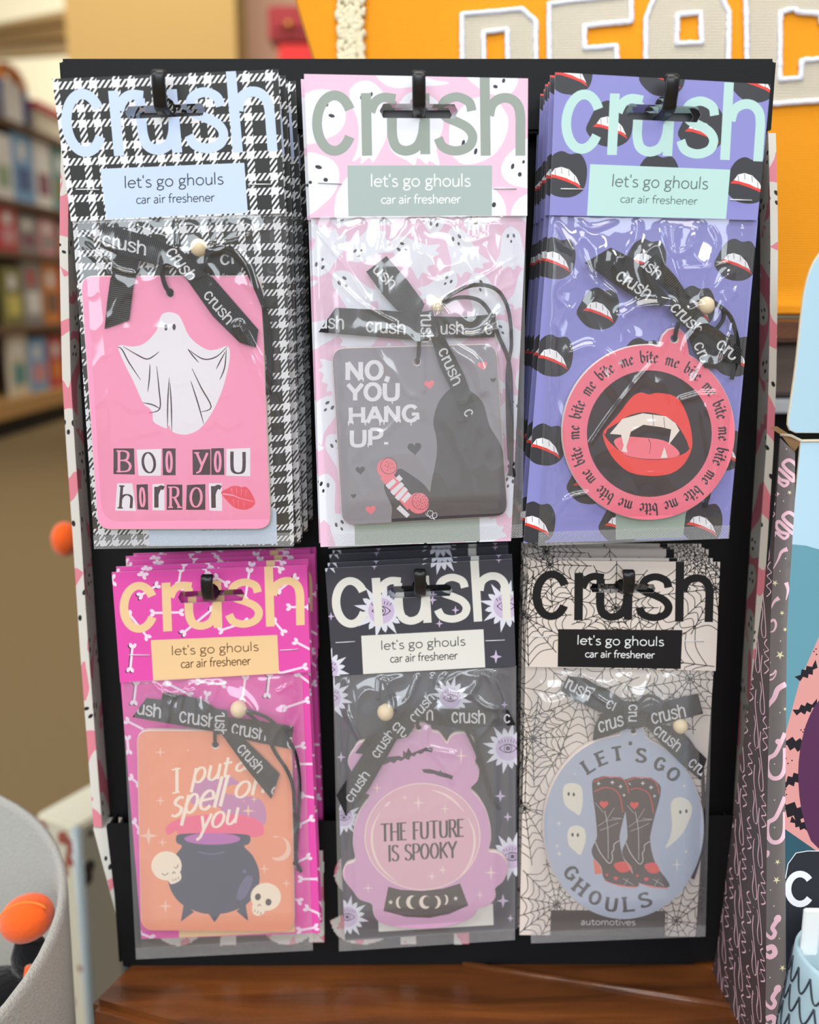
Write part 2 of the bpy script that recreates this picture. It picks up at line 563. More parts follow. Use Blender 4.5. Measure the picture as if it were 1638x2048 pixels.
UPP = {
 'T': (.78, [[(.0, 1), (.7, 1)], [(.35, 1), (.35, 0)]]),
 'H': (.78, [[(.08, 0), (.08, 1)], [(.62, 0), (.62, 1)], [(.08, .5), (.62, .5)]]),
 'E': (.62, [[(.08, 0), (.08, 1)], [(.08, 1), (.52, 1)], [(.08, .52), (.44, .52)], [(.08, 0), (.52, 0)]]),
 'F': (.58, [[(.08, 0), (.08, 1)], [(.08, 1), (.52, 1)], [(.08, .52), (.42, .52)]]),
 'U': (.76, [cr([(.08, 1), (.08, .35), (.14, .08), (.34, 0), (.54, .08), (.6, .35), (.6, 1)])]),
 'R': (.68, [[(.08, 0), (.08, 1)], cr([(.08, 1), (.34, 1), (.5, .9), (.5, .62), (.34, .5), (.08, .5)]), [(.3, .5), (.6, 0)]]),
 'I': (.3, [[(.12, 0), (.12, 1)]]),
 'S': (.62, [cr([(.5, .86), (.36, .99), (.16, .97), (.07, .8), (.14, .62), (.36, .48), (.5, .33), (.5, .14), (.34, .01), (.14, .03), (.04, .17)])]),
 'P': (.62, [[(.08, 0), (.08, 1)], cr([(.08, 1), (.36, 1), (.52, .88), (.52, .62), (.36, .47), (.08, .47)])]),
 'O': (.78, [arc(.36, .5, .29, .48, 0, 360, 24)]),
 'K': (.7, [[(.08, 0), (.08, 1)], [(.58, 1), (.12, .45)], [(.22, .56), (.6, 0)]]),
 'Y': (.68, [[(.02, 1), (.32, .48)], [(.62, 1), (.32, .48)], [(.32, .48), (.32, 0)]]),
 'L': (.6, [[(.08, 0), (.08, 1)], [(.08, 0), (.52, 0)]]),
 'G': (.8, [arc(.37, .5, .3, .48, 40, 330, 20), [(.42, .45), (.67, .45), (.67, .1)]]),
 'N': (.78, [[(.08, 0), (.08, 1)], [(.08, 1), (.6, 0)], [(.6, 0), (.6, 1)]]),
 'A': (.76, [[(.03, 0), (.34, 1)], [(.65, 0), (.34, 1)], [(.16, .35), (.52, .35)]]),
 "'": (.24, [[(.1, 1), (.08, .7)]]),
 ',': (.3, [[(.14, .12), (.06, -.18)]]),
 '.': (.3, [[(.12, .0), (.12, .16)]]),
 ' ': (.42, []),
}
def text(s, p0, p1, top, wd, font=LOW, thin=1.0, serif=0.0, shear=0.0):
    """contours of s set from p0 to p1 along its base line (px); top = px of the point one unit above p0; wd = pen width in units"""
    tot = sum(font[ch][0] for ch in s) - 0.06
    X = (np.array(p1, float) - p0) / tot
    Y = np.array(top, float) - p0
    sx = math.hypot(*X)
    sy = math.hypot(*Y)
    out, x = [], 0.0
    for ch in s:
        adv, ss = font[ch]
        for st in ss:
            pts = [(x + a + shear * b, b) for a, b in st]
            px = [tuple(np.array(p0) + X * a + Y * b) for a, b in pts]
            P = np.array(px)
            d = np.gradient(P, axis=0) if len(P) > 1 else np.array([[0, 1.0]])
            yd = Y / sy
            vert = np.abs(d @ yd) / np.maximum(np.hypot(d[:, 0], d[:, 1]), 1e-9)
            ww = wd * sy * (thin + (1 - thin) * vert)
            out.append(stroke(px, 0, ww=ww))
            if serif:
                for q, (a, b) in ((px[0], st[0]), (px[-1], st[-1])):
                    if len(st) == 2 and abs(st[0][0] - st[1][0]) < .35 and abs(st[0][1] - st[1][1]) > .4 and (abs(b) < .02 or abs(b - 1) < .02 or abs(b - .62) < .02):
                        h = X / sx * serif * sy
                        out.append(stroke([tuple(np.array(q) - h), tuple(np.array(q) + h)], wd * sy * max(thin, .55)))
        x += adv
    return out
# the round grotesque logo, drawn in the pixel units of the pink header (x 112..1540, base line 707, h top 180)
LOGO = [stroke(arc(264, 489, 117, 186, -29, -331, 30), 67),
        stroke([(474, 288), (482, 707)], 68),
        stroke(cr([(505, 415), (535, 350), (590, 318), (672, 326)]), 64),
        stroke(cr([(648, 342), (648, 470), (652, 580), (680, 650), (745, 674), (815, 645), (852, 570), (862, 480)], 8), 66),
        stroke([(866, 290), (871, 697)], 66),
        stroke(cr([(1182, 408), (1162, 348), (1085, 314), (1008, 338), (980, 395), (1010, 448), (1085, 482), (1155, 522), (1188, 580), (1162, 645), (1078, 675), (992, 650), (957, 588)], 6), 63),
        stroke([(1268, 178), (1275, 707)], 67),
        stroke(cr([(1298, 440), (1318, 365), (1375, 324), (1440, 326), (1488, 368), (1506, 440), (1507, 560), (1507, 707)], 6), 66)]
LU = ((112, 707), (1540, 707), (1270, 180))
def logo(p0, p1, top):
    f = affine(p0, p1, top, *LU)
    return [[f(p) for p in c] for c in LOGO]
def rlogo(p0, p1, up, k0=0, k1=8):
    """small ribbon print: letters k0..k1 of the strokes; p0,p1 base line ends, up = vector of the full ascender"""
    top = (p0[0] + up[0] + (p1[0] - p0[0]) * 0.81, p0[1] + up[1] + (p1[1] - p0[1]) * 0.81)
    f = affine(p0, p1, top, *LU)
    return [[f(p) for p in c] for c in LOGO[k0:k1]]
# black-letter set with a broad slanted nib
BL = {
 'b': (.56, [[(.12, .95), (.12, .14), (.27, .0), (.43, .16), (.43, .44), (.28, .58), (.13, .46)]]),
 'i': (.3, [[(.04, .5), (.13, .58), (.13, .12), (.24, .0)], [(.13, .86), (.17, .8)]]),
 't': (.36, [[(.14, .84), (.14, .12), (.26, .0)], [(.02, .58), (.3, .58)]]),
 'e': (.48, [[(.12, .3), (.38, .44), (.26, .58), (.11, .46), (.11, .13), (.24, .0), (.38, .1)]]),
 'm': (.84, [[(.04, .48), (.13, .58), (.13, .0)], [(.13, .46), (.28, .58), (.38, .48), (.38, .0)], [(.38, .46), (.53, .58), (.64, .48), (.64, .12), (.74, .0)]]),
 ' ': (.3, []),
}
def nib(pts, f, n=(.075, .05)):
    out = []
    for a, b in zip(pts[:-1], pts[1:]):
        q = [f((a[0] - n[0], a[1] - n[1])), f((a[0] + n[0], a[1] + n[1])), f((b[0] + n[0], b[1] + n[1])), f((b[0] - n[0], b[1] - n[1]))]
        out.append(q)
        d = .03
        for p in (a, b):
            out.append([f((p[0] - n[0], p[1] - n[1] - d)), f((p[0] + n[0], p[1] + n[1] - d)), f((p[0] + n[0], p[1] + n[1] + d)), f((p[0] - n[0], p[1] - n[1] + d))])
    return out

# ------------------------------------------------------------------ printed motifs (each returns {material: contours})
def place(pts, x, y, s=1.0, rot=0.0, mir=1):
    c, k = math.cos(math.radians(rot)) * s, math.sin(math.radians(rot)) * s
    return [(x + mir * a * c - b * k, y + mir * a * k + b * c) for a, b in pts]
GH = blob([(-38, -60), (0, -92), (40, -62), (52, 0), (62, 50), (88, 92), (58, 88), (52, 108), (24, 92), (6, 112), (-18, 92), (-44, 106), (-52, 84), (-84, 82), (-58, 40), (-50, 0)], 4)
GHE = [ell(-14, -48, 6, 10, 12, 10), ell(14, -48, 6, 10, -12, 10), ell(0, -22, 5, 8, 0, 10)]
def ghosts(box, step, s, seed, rots=None):
    r = random.Random(seed)
    W_, K_ = [], []
    x0, y0, x1, y1 = box
    j = 0
    y = y0
    while y < y1 + step:
        x = x0 + (step * .5 if j % 2 else 0)
        while x < x1 + step:
            a = r.choice(rots) if rots else r.uniform(-70, 70) + (180 if r.random() < .3 else 0)
            k = s * r.uniform(.92, 1.12)
            px, py = x + r.uniform(-.1, .1) * step, y + r.uniform(-.1, .1) * step
            W_.append(place(GH, px, py, k, a))
            K_ += [place(e, px, py, k, a) for e in GHE]
            x += step
        y += step * .88
        j += 1
    return W_, K_
LIP_B = blob([(-120, 40), (-104, -20), (-64, -98), (-12, -128), (36, -112), (88, -118), (125, -58), (128, 20), (110, 80), (60, 116), (0, 122), (-60, 105)], 3)
LIP_W = [(-68, 2), (-45, -32), (-10, -42), (32, -30), (72, 8), (96, 56), (80, 42), (50, 32), (20, 18), (-30, 5)]
LIP_R = [(-86, 16), (-64, -2), (-30, 5), (20, 18), (50, 32), (82, 44), (106, 76), (64, 52), (20, 36), (-40, 18)]
def lips(x, y, s, rot):
    return [place(LIP_B, x, y, s, rot)], [place(LIP_W, x, y, s, rot)], [place(LIP_R, x, y, s, rot)], \
        [place(stroke([(a, b), (a + 4, b + 34)], 3), x, y, s, rot) for a, b in ((-44, -28), (-10, -40), (30, -28), (62, 4))]
def bone(x0, y0, x1, y1, sh=0):
    d = np.array((x1 - x0, y1 - y0), float)
    l = math.hypot(*d)
    d /= l
    n = np.array((-d[1], d[0]))
    out = [stroke([(x0, y0), (x1, y1)], 4.6)]
    for p, sg in (((x0, y0), -1), ((x1, y1), 1)):
        for k in (-1, 1):
            q = np.array(p) + d * sg * 1.5 + n * k * 3.6
            out.append(ell(q[0], q[1], 5.4, 3.6, math.degrees(math.atan2(d[1], d[0])) + k * sg * 28, 10))
    return out
def suneye(x, y, R):
    rays = []
    for i in range(16):
        a = 2 * math.pi * (i + .5) / 16
        r = R if i % 2 == 0 else R * .8
        t = np.array((math.cos(a), math.sin(a)))
        n = np.array((-t[1], t[0]))
        c = np.array((x, y))
        rays.append([tuple(c + t * R * .42 + n * R * .13), tuple(c + t * R * .68 + n * R * .085), tuple(c + t * r), tuple(c + t * R * .68 - n * R * .085), tuple(c + t * R * .42 - n * R * .13)])
    rays.append(ell(x, y, R * .5, n=24))
    lil = [ell(x, y, R * .47, n=26)]
    e = R * .33
    ln = [stroke(arc(x, y + e * .55, e * 1.12, e * 1.05, 205, 335, 10), R * .028), stroke(arc(x, y - e * .55, e * 1.12, e * 1.05, 25, 155, 10), R * .028),
          stroke(arc(x, y, e * .45, e * .45, 0, 360, 16), R * .028), ell(x, y, e * .26, n=12)]
    for k in range(-3, 4):
        ln.append(stroke([(x + k * e * .3, y - e * .72 + abs(k) * e * .05), (x + k * e * .38, y - e * 1.15 + abs(k) * e * .09)], R * .026))
    return rays, lil, ln
def web(cx, cy, R, seed, wd=1.7, n=13):
    r = random.Random(seed)
    A = sorted((i + r.uniform(-.3, .3)) * 2 * math.pi / n for i in range(n))
    L = [R * r.uniform(.85, 1.15) for _ in A]
    out = [stroke([(cx, cy), (cx + l * math.cos(a), cy + l * math.sin(a))], wd) for a, l in zip(A, L)]
    for i in range(n):
        a, b = A[i], A[(i + 1) % n]
        if b < a:
            b += 2 * math.pi
        for k in range(1, 7):
            t = (k / 6.6) ** 1.25
            ra, rb = L[i] * t, L[(i + 1) % n] * t
            m, rm = (a + b) / 2, (ra + rb) / 2 * (.84 - .03 * r.random())
            p = [(cx + ra * math.cos(a), cy + ra * math.sin(a)), (cx + rm * math.cos(m), cy + rm * math.sin(m)), (cx + rb * math.cos(b), cy + rb * math.sin(b))]
            out.append(stroke(cr(p, 4), wd * .9))
    return out

# ------------------------------------------------------------------ print colours
for nm, c in dict(paper_white=(238, 238, 248), label_blue=(198, 216, 248), ink_charcoal=(52, 54, 60), ink_black=(24, 24, 27), sage=(152, 163, 156),
                  label_sage=(168, 184, 182), ghost_pink=(238, 196, 222), ghost_white=(236, 238, 250), periwinkle=(140, 140, 208), lip_black=(56, 56, 62),
                  tooth_white=(240, 240, 246), lip_red=(228, 66, 58), mint=(186, 222, 218), ink_grey=(96, 112, 116), magenta=(234, 84, 178), butter=(246, 208, 158),
                  ink_brown=(104, 66, 44), bone_white=(250, 226, 244), slate=(70, 70, 80), cream_white=(232, 230, 224), burst_white=(226, 226, 240), lilac=(208, 190, 222),
                  ink_plum=(74, 54, 88), web_paper=(226, 214, 206), web_ink=(30, 28, 30), text_white=(244, 248, 250),
                  tag_pink=(250, 156, 192), tag_white=(238, 234, 242), tag_ink=(74, 58, 66), kiss_red=(238, 84, 104),
                  tag_grey=(140, 136, 146), fig_black=(62, 58, 64), tag_coral=(246, 122, 138), drip_white=(232, 230, 238),  # tag_grey, fig_black: the bag's milky haze is mixed into the colour
                  ring_pink=(240, 120, 142), mouth_red=(240, 74, 70), mouth_dark=(58, 46, 52), fang_white=(240, 228, 220),
                  tag_peach=(246, 160, 128), cauldron=(70, 74, 100), cauldron_sheen=(104, 104, 142), brew=(196, 110, 190), smoke_violet=(204, 140, 186), smoke_pink=(250, 110, 150),
                  skull_cream=(252, 236, 214), spark=(250, 206, 186), script_cream=(255, 240, 224),
                  cloud_lilac=(214, 164, 200), ball_pink=(226, 180, 196), ball_ring=(246, 220, 214), bat_plum=(74, 60, 72), base_umber=(62, 52, 54), moon_cream=(238, 224, 210),
                  tag_bluegrey=(172, 180, 200), slab_ink=(58, 58, 62), boot_umber=(66, 48, 48), boot_red=(226, 64, 62), boot_line=(210, 204, 206), boot_sole=(226, 110, 88), spook_cream=(226, 220, 206),
                  cover_label=(206, 220, 240), backing_sage=(160, 176, 166), backing_umber=(60, 52, 50)).items():
    M(nm, c, 0.42, 0.35)
M('card_edge', (226, 222, 222), 0.7, 0.2)
M('tag_edge', (232, 214, 206), 0.6, 0.3)
M('dark_edge', (52, 52, 58), 0.6, 0.3)
M('staple_steel', (214, 216, 222), 0.35, 0.5, metal=0.25)
M('bead_wood', (238, 216, 178), 0.55, 0.3, bump=(300, 0.08))
M('cord_black', (26, 26, 29), 0.7, 0.3)
wave_mat('ribbon_black', (36, 36, 40), 1.55, 0.9, (1, 0), 0.5, 0.45)
M('ribbon_print', (206, 206, 210), 0.6, 0.3)
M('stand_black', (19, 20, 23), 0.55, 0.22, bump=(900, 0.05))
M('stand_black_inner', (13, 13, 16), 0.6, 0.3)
M('hook_black', (26, 26, 29), 0.32, 0.5)
M('wing_pink', (232, 138, 154), 0.45, 0.35)
M('wing_white', (226, 222, 214), 0.45, 0.35)
M('wing_dot', (36, 34, 38), 0.45, 0.35)

# ------------------------------------------------------------------ the six hanging packs
Z1, Z2, Z3, Z4 = T(90, 100, 2.978), T(90, 520, 2.978), T(590, 100, 3.343), T(590, 470, 3.2)
Z5, Z6 = T(1030, 100, 2.694), T(1030, 470, 2.978)
L1, L2, L3, L4 = T(180, 1070, 3.4125), T(180, 1380, 3.4125), T(630, 1070, 3.809), T(630, 1380, 3.723)
L5, L6 = T(1020, 1070, 3.64), T(1020, 1350, 3.64)
UP_Y, LOW_Y = 0.440, 0.462
def tcs(t, cs):
    return [tm(t, c) for c in cs]
def header(root, pl, q, th, d):
    """folded header card: d has quad, logo, label, colours, pattern layers, slot"""
    mb = MB()
    quad = tm(th, d['quad'])
    c = d['slot']                       # centre, half width, half height, tilt
    sx, sy = th(c[0])
    hw, hh, tl = c[1] / d['s'], c[2] / d['s'], c[3]
    slot = [(-hw, 0), (-hw + hh * .5, -hh), (-.24 * hw, -hh), (-.20 * hw, -hh * 1.6), (-.1 * hw, -hh * 2.1), (.1 * hw, -hh * 2.1), (.20 * hw, -hh * 1.6), (.24 * hw, -hh), (hw - hh * .5, -hh), (hw, 0), (hw - hh * .5, hh), (-hw + hh * .5, hh)]
    slot = place(slot, sx, sy, 1, tl)
    lq = tm(th, d['label'])
    layers = [(d['base'], [quad])] + d['pattern'] + [
        (d['logo_col'], logo(*tm(th, d['logo']))), (d['label_col'], [lq]),
        (d['text_col'], text("let's go ghouls", *tm(th, d['t1']), .098) + text("car air freshener", *tm(th, d['t2']), .108)),
        (None, [slot])]
    sheet(mb, lambda x, y: pl.pt(x, y, 0.0022), layers, back=Vector((0, 0.0004, 0)), edge='card_edge', uv=d.get('uv'))
    mb.build('header_card', root)
    for (a, b) in d['staples']:
        s = MB()
        A, B = pl.pt(*th(a), 0.0025), pl.pt(*th(b), 0.0025)
        s.tube([A + Vector((0, .0022, 0)), A, B, B + Vector((0, .0022, 0))], 0.00028, 'staple_steel', 6)
        s.build('staple', root)
def backing(root, pl, quad, layers, uv=None, w=0.0):
    mb = MB()
    sheet(mb, lambda x, y: pl.pt(x, y, w), layers, back=Vector((0, 0.0005, 0)), edge='card_edge', uv=uv)
    return mb.build('backing_card', root)
def rquad(P, r=14, n=5):
    """rounded quadrilateral, P clockwise from top left"""
    out = []
    for i in range(4):
        p, a, b = np.array(P[i], float), np.array(P[i - 1], float), np.array(P[(i + 1) % 4], float)
        u, v = (a - p) / math.hypot(*(a - p)), (b - p) / math.hypot(*(b - p))
        for k in range(n + 1):
            t = k / n
            out.append(tuple((1 - t) ** 2 * (p + u * r) + 2 * t * (1 - t) * p + t * t * (p + v * r)))
    return out
def tagpart(root, pl, layers, edge='tag_edge', w=0.0034, label=None):
    mb = MB()
    sheet(mb, lambda x, y: pl.pt(x, y, w), layers, back=Vector((0, 0.0027, 0)), edge=edge, bevel=1.6)
    return mb.build('scent_tag', root, label)
def ribbons(root, pl, strips):
    """strips: (polygon px, (dir x, dir y), text contours, w, bow) -> one bow mesh"""
    mb = MB()
    for (poly, dr, tx, wv, bow) in strips:
        wv, bow = .0039 + (wv - .0038) * .7, bow * .6
        P = np.array(poly)
        ln = math.hypot(*dr)
        ux, uy = dr[0] / ln, dr[1] / ln
        pr = P @ np.array((ux, uy))
        a, b = pr.min(), pr.max()
        def mp(x, y):
            t = ((x * ux + y * uy) - a) / (b - a)
            return pl.pt(x, y, wv + bow * math.sin(math.pi * min(max(t, 0), 1)))
        sheet(mb, mp, [('ribbon_black', [poly])] + ([('ribbon_print', tx)] if tx else []), back=Vector((0, .0003, 0)), edge='ribbon_black',
              uv=lambda x, y: ((x * ux + y * uy), (-x * uy + y * ux)), grid=9, smooth=True)
    return mb.build('ribbon_bow', root)
def bead(root, pl, c, r):
    p0, p1 = pl.pt(c[0], c[1], 0), pl.pt(c[0] + r, c[1], 0)
    R = (p1 - p0).length
    ctr = pl.pt(c[0], c[1], R * .95 + .0012)
    prof = [(R * math.sin(math.pi * i / 12) * (1.0 if 0 < i < 12 else .25), -R * math.cos(math.pi * i / 12) * .93) for i in range(13)]
    mb = MB()
    mb.lathe(prof, ctr, 'bead_wood', 18, Matrix.Rotation(math.radians(75), 3, 'Y'))
    mb.build('wooden_bead', root)
def cord(root, pl, paths, r=0.0006):
    mb = MB()
    for (pts, ws) in paths:
        q = cr(pts, 5)
        n = len(q)
        k = len(ws)
        co = []
        for i, p in enumerate(q):
            t = i / (n - 1) * (k - 1)
            j = min(int(t), k - 2)
            co.append(pl.pt(p[0], p[1], ws[j] + (ws[j + 1] - ws[j]) * (t - j)))
        mb.tube(co, r, 'cord_black', 6)
    mb.build('cord', root)
def knot(pts_r):
    pass
def bag(root, pl, quad, film, ridges, seed, crump=1.0, hi=0.0098, nx=150, ny=240, crimp=0.045, noise_len=(62, 95), top0=.62):
    """clear film: a pillow that rises off the card, with soft crumples under the header and drawn creases"""
    TL, TR, BR, BL_ = [np.array(p, float) for p in quad]
    W = math.hypot(*(TR - TL))
    H = math.hypot(*(BL_ - TL))
    segs = []
    for (pts, amp, wd) in ridges:
        c = np.array(cr(pts, 4))
        segs.append((c, amp, wd))
    S, Tt = np.meshgrid(np.linspace(0, 1, nx), np.linspace(0, 1, ny))
    px = (TL[0] * (1 - S) * (1 - Tt) + TR[0] * S * (1 - Tt) + BR[0] * S * Tt + BL_[0] * (1 - S) * Tt).ravel()
    py = (TL[1] * (1 - S) * (1 - Tt) + TR[1] * S * (1 - Tt) + BR[1] * S * Tt + BL_[1] * (1 - S) * Tt).ravel()
    s, t = S.ravel(), Tt.ravel()
    sm = lambda e: np.clip(e, 0, 1) ** 2 * (3 - 2 * np.clip(e, 0, 1))
    w = 0.0009 + (hi - 0.0009) * sm(np.minimum(s, 1 - s) / .13) * (top0 + (1 - top0) * sm(t / .16)) * sm((1 - crimp - t) / .10)
    env = sm(np.minimum(s, 1 - s) / .08) * sm(t / .03) * sm((1 - crimp - t) / .05)
    for i in range(len(px)):
        x, y = px[i] / noise_len[0], py[i] / noise_len[1]
        k = 1.25 * mnoise.noise((x * .5, y * .5, seed + 3))
        f = mnoise.noise((x + k, y + k * .6, seed)) + .35 * mnoise.noise((x * 2.1 + 5, y * 1.7 + k, seed + 9))
        f = (1 - min(1, abs(f) * 2.1)) ** 2
        fall = math.exp(-t[i] * 3.4) + .045
        w[i] += crump * .0021 * f * fall * env[i]
    for (c, amp, wd) in segs:
        a, b = c[:-1], c[1:]
        lo, hi_ = c.min(0) - 4 * wd, c.max(0) + 4 * wd
        idx = np.nonzero((px > lo[0]) & (px < hi_[0]) & (py > lo[1]) & (py < hi_[1]))[0]
        if not len(idx):
            continue
        Q = np.stack([px[idx], py[idx]], 1)[:, None, :]
        ab = b - a
        u = np.clip(((Q - a) * ab).sum(2) / np.maximum((ab ** 2).sum(1), 1e-9), 0, 1)
        dist = np.sqrt((((a + ab * u[:, :, None]) - Q) ** 2).sum(2)).min(1)
        w[idx] += amp * np.exp(-(dist / wd) ** 2) * env[idx]
    co = [pl.pt(px[i], py[i], float(w[i])) for i in range(len(px))]
    fs, ms = [], []
    for j in range(ny - 1):
        for i in range(nx - 1):
            k = j * nx + i
            fs.append((k, k + nx, k + nx + 1, k + 1))
            ms.append('crimped_film' if t[k] > 1 - crimp else film)
    mb = MB()
    mb.add(co, fs, ms, list(zip(px, py)), True)
    return mb.build('plastic_bag', root)
def flatbag(mbase, pl, quad, film):
    mb = MB()
    P = [np.array(p, float) for p in quad]
    c = sum(P) / 4
    ins = [p + (c - p) * .08 for p in P]
    vs = [pl.pt(p[0], p[1], .0008) for p in P] + [pl.pt(p[0], p[1], .0046) for p in ins]
    mb.add(vs, [(4, 7, 6, 5), (0, 3, 7, 4), (3, 2, 6, 7), (2, 1, 5, 6), (1, 0, 4, 5)], film)
    o = mb.build('plastic_bag', mbase)
    return o

PACKS = {}
def stack(key, root, flat, offs, word, group, seed, dx, rz=.006):
    """the packs hanging behind the front one on the same peg"""
    r = random.Random(seed)
    nth = ['directly behind the front one', 'second behind the front one', 'third behind the front one', 'fourth behind the front one', 'fifth behind the front one', 'rearmost, against the black board']
    kids = [o for o in root.children if o.name.split('.')[0] in ('header_card', 'backing_card', 'scent_tag')]
    for i, dy in enumerate(offs):
        c = root.copy()
        COL.objects.link(c)
        c.location = Vector(root.location) + Vector((dx[0] + dx[1] * r.random(), dy, r.uniform(-.0008, .0012)))
        c.rotation_euler = (0, r.uniform(-rz, rz), 0)
        c['label'] = '%s air freshener pack, %s on %s' % (word, nth[i] if i < len(offs) - 1 or len(offs) < 3 else nth[5], group)
        for o in kids + [flat]:
            k = o.copy()
            COL.objects.link(k)
            k.parent = c
    bpy.data.objects.remove(flat)

# ---- A: houndstooth, upper left
plA = vplane(UP_Y)
qA = tm(Z1, [(42, 172), (1388, 115), (1430, 972), (155, 1020)])
hA = homog(qA, [(0, 0), (29.5, 0), (29.5, 19), (0, 19)])
uvA = lambda x, y: (lambda p: (p[0] - 2.77, p[1] - 3.4))(hA((x, y)))
rA = thing('air_freshener_pack', plA.pt(390, 1095, 0), 'front houndstooth air freshener pack with pink sheet-ghost tag, upper left peg', 'air freshener', 'packs on the upper left peg')
bpy.context.view_layer.update()
header(rA, plA, qA, Z1, dict(quad=[(42, 172), (1388, 115), (1430, 972), (155, 1020)], s=2.978, slot=((716, 364), 238, 37, -2.5), base='houndstooth_card', pattern=[],
    logo=[(112, 640), (1385, 603), (1108, 122)], logo_col='label_blue', label=[(330, 708), (1187, 672), (1208, 970), (367, 1008)], label_col='label_blue', text_col='ink_charcoal',
    t1=[(473, 823), (1062, 799), (471, 750)], t2=[(543, 916), (1008, 902), (541, 862)], staples=[((185, 830), (322, 832)), ((1210, 800), (1345, 800))], uv=uvA))
bA = [(145, 441), (571, 427), (588, 1090), (189, 1093)]
backing(rA, plA, bA, [('houndstooth_card', [bA]), ('cover_label', [tm(Z2, [(612, 1500), (1378, 1490), (1382, 1690), (622, 1706)])]),
        ('ink_grey', text('car air freshener', *tm(Z2, [(930, 1612), (1150, 1606), (930, 1590)]), .1))], uvA)
tA = rquad(tm(Z2, [(215, 98), (1283, 96), (1342, 1600), (318, 1603)]), 26)
gA = tm(Z2, blob([(735, 310), (692, 330), (672, 400), (650, 440), (590, 498), (520, 516), (437, 511), (470, 610), (530, 730), (583, 850), (618, 880), (640, 910), (645, 962), (690, 990), (727, 1003), (740, 983), (757, 1022), (830, 1041), (900, 1020), (950, 975), (1010, 880), (1060, 760), (1095, 620), (1100, 540), (1082, 512), (1030, 530), (970, 535), (900, 495), (850, 440), (820, 370), (790, 325)], 3))
lnA = []
for p in ([(465, 515), (540, 560), (605, 590), (650, 570), (680, 545)], [(435, 518), (460, 535), (500, 610), (570, 715)], [(625, 620), (622, 700), (612, 785)], [(665, 632), (678, 760), (684, 885), (620, 910)], [(684, 885), (640, 862), (583, 850)], [(740, 700), (731, 850), (730, 1000)], [(744, 730), (752, 860), (755, 1020)],
          [(850, 530), (920, 580), (970, 592), (1030, 570), (1085, 515)], [(850, 530), (880, 570), (915, 610)], [(1075, 545), (1045, 600), (1020, 650)], [(1080, 530), (1070, 640), (1040, 715)], [(875, 645), (930, 760), (990, 875), (930, 905)], [(868, 720), (910, 850), (945, 975)]):
    q = cr(p, 4)
    n = len(q)
    lnA.append(stroke(tm(Z2, q), 0, ww=[.7 + 1.9 * min(1, 3 * min(i, n - 1 - i) / n + .1) for i in range(n)]))
bxD, bxW, ltD, ltP = [], [], [], []
def boxed(ch, q, dark, kw=.13, inset=.16):
    P = tm(Z2, q)
    (bxD if dark else bxW).append(P)
    tl, tr, br, bl = [np.array(p) for p in P]
    p0, p1, top = bl + (tr - bl) * np.array((inset, .1)), br + (tl - br) * np.array((inset, .1)), None
    cap = {'o': .62, 'r': .62, 'y': .62, 'u': 1}.get(ch, 1)
    hgt = (bl[1] - tl[1]) * .8 / (cap if ch != 'y' else .95)
    if ch == 'y':
        p0, p1 = p0 - (0, hgt * .3), p1 - (0, hgt * .3)
    f = UPP if ch in UPP else LOW
    (ltP if dark else ltD).extend(text(ch, tuple(p0), tuple(p1), (p0[0] + (tl - bl)[0] * .8, p0[1] - hgt), kw, f, .9 if ch == 'r' else .45, .0 if ch == 'r' else .12))
boxed('B', [(408, 1122), (530, 1122), (535, 1278), (408, 1275)], 1)
boxed('O', [(545, 1130), (692, 1125), (690, 1285), (558, 1285)], 0)
boxed('O', [(700, 1122), (778, 1122), (778, 1282), (702, 1282)], 1, .12, .26)
boxed('y', [(878, 1130), (985, 1127), (985, 1280), (880, 1280)], 1, .12)
boxed('O', [(990, 1122), (1065, 1120), (1068, 1280), (990, 1280)], 1, .12, .26)
boxed('U', [(1080, 1125), (1222, 1120), (1222, 1288), (1080, 1285)], 0, .16)
boxed('h', [(430, 1330), (520, 1330), (542, 1495), (418, 1492)], 0)
boxed('O', [(545, 1338), (612, 1335), (615, 1488), (550, 1485)], 1, .12, .26)
boxed('r', [(640, 1335), (710, 1332), (712, 1492), (640, 1490)], 0)
boxed('R', [(725, 1338), (818, 1338), (818, 1488), (725, 1488)], 1)
boxed('O', [(845, 1340), (955, 1335), (955, 1488), (840, 1488)], 1)
boxed('r', [(975, 1330), (1052, 1330), (1055, 1495), (980, 1492)], 0)
kiss = [tm(Z2, blob([(1048, 1387), (1080, 1365), (1110, 1348), (1150, 1346), (1170, 1354), (1195, 1350), (1225, 1380), (1252, 1440), (1235, 1470), (1190, 1488), (1130, 1475), (1090, 1440)], 3))]
kln = [stroke(tm(Z2, cr([(1058, 1393), (1120, 1402), (1160, 1418), (1248, 1440)], 4)), 3.4, 1)] + [stroke(tm(Z2, [(x, y), (x + dx_, y + 40)]), 1.0, .3) for x, y, dx_ in ((1110, 1357, 6), (1140, 1360, 2), (1170, 1366, -2), (1200, 1372, -8), (1120, 1425, 8), (1150, 1432, 4), (1185, 1440, 0))]
tagpart(rA, plA, [('tag_pink', [tA]), ('tag_white', [gA]), ('tag_ink', [tm(Z2, ell(720, 402, 10, 19)), tm(Z2, ell(769, 399, 10, 19))] + lnA), ('tag_ink', bxD), ('tag_white', bxW), ('tag_pink', ltP), ('tag_ink', ltD),
        ('kiss_red', kiss), ('tag_pink', kln), (None, [tm(Z2, ell(745, 196, 24, 28))])], label='pink rectangular tag printed with a white sheet ghost')
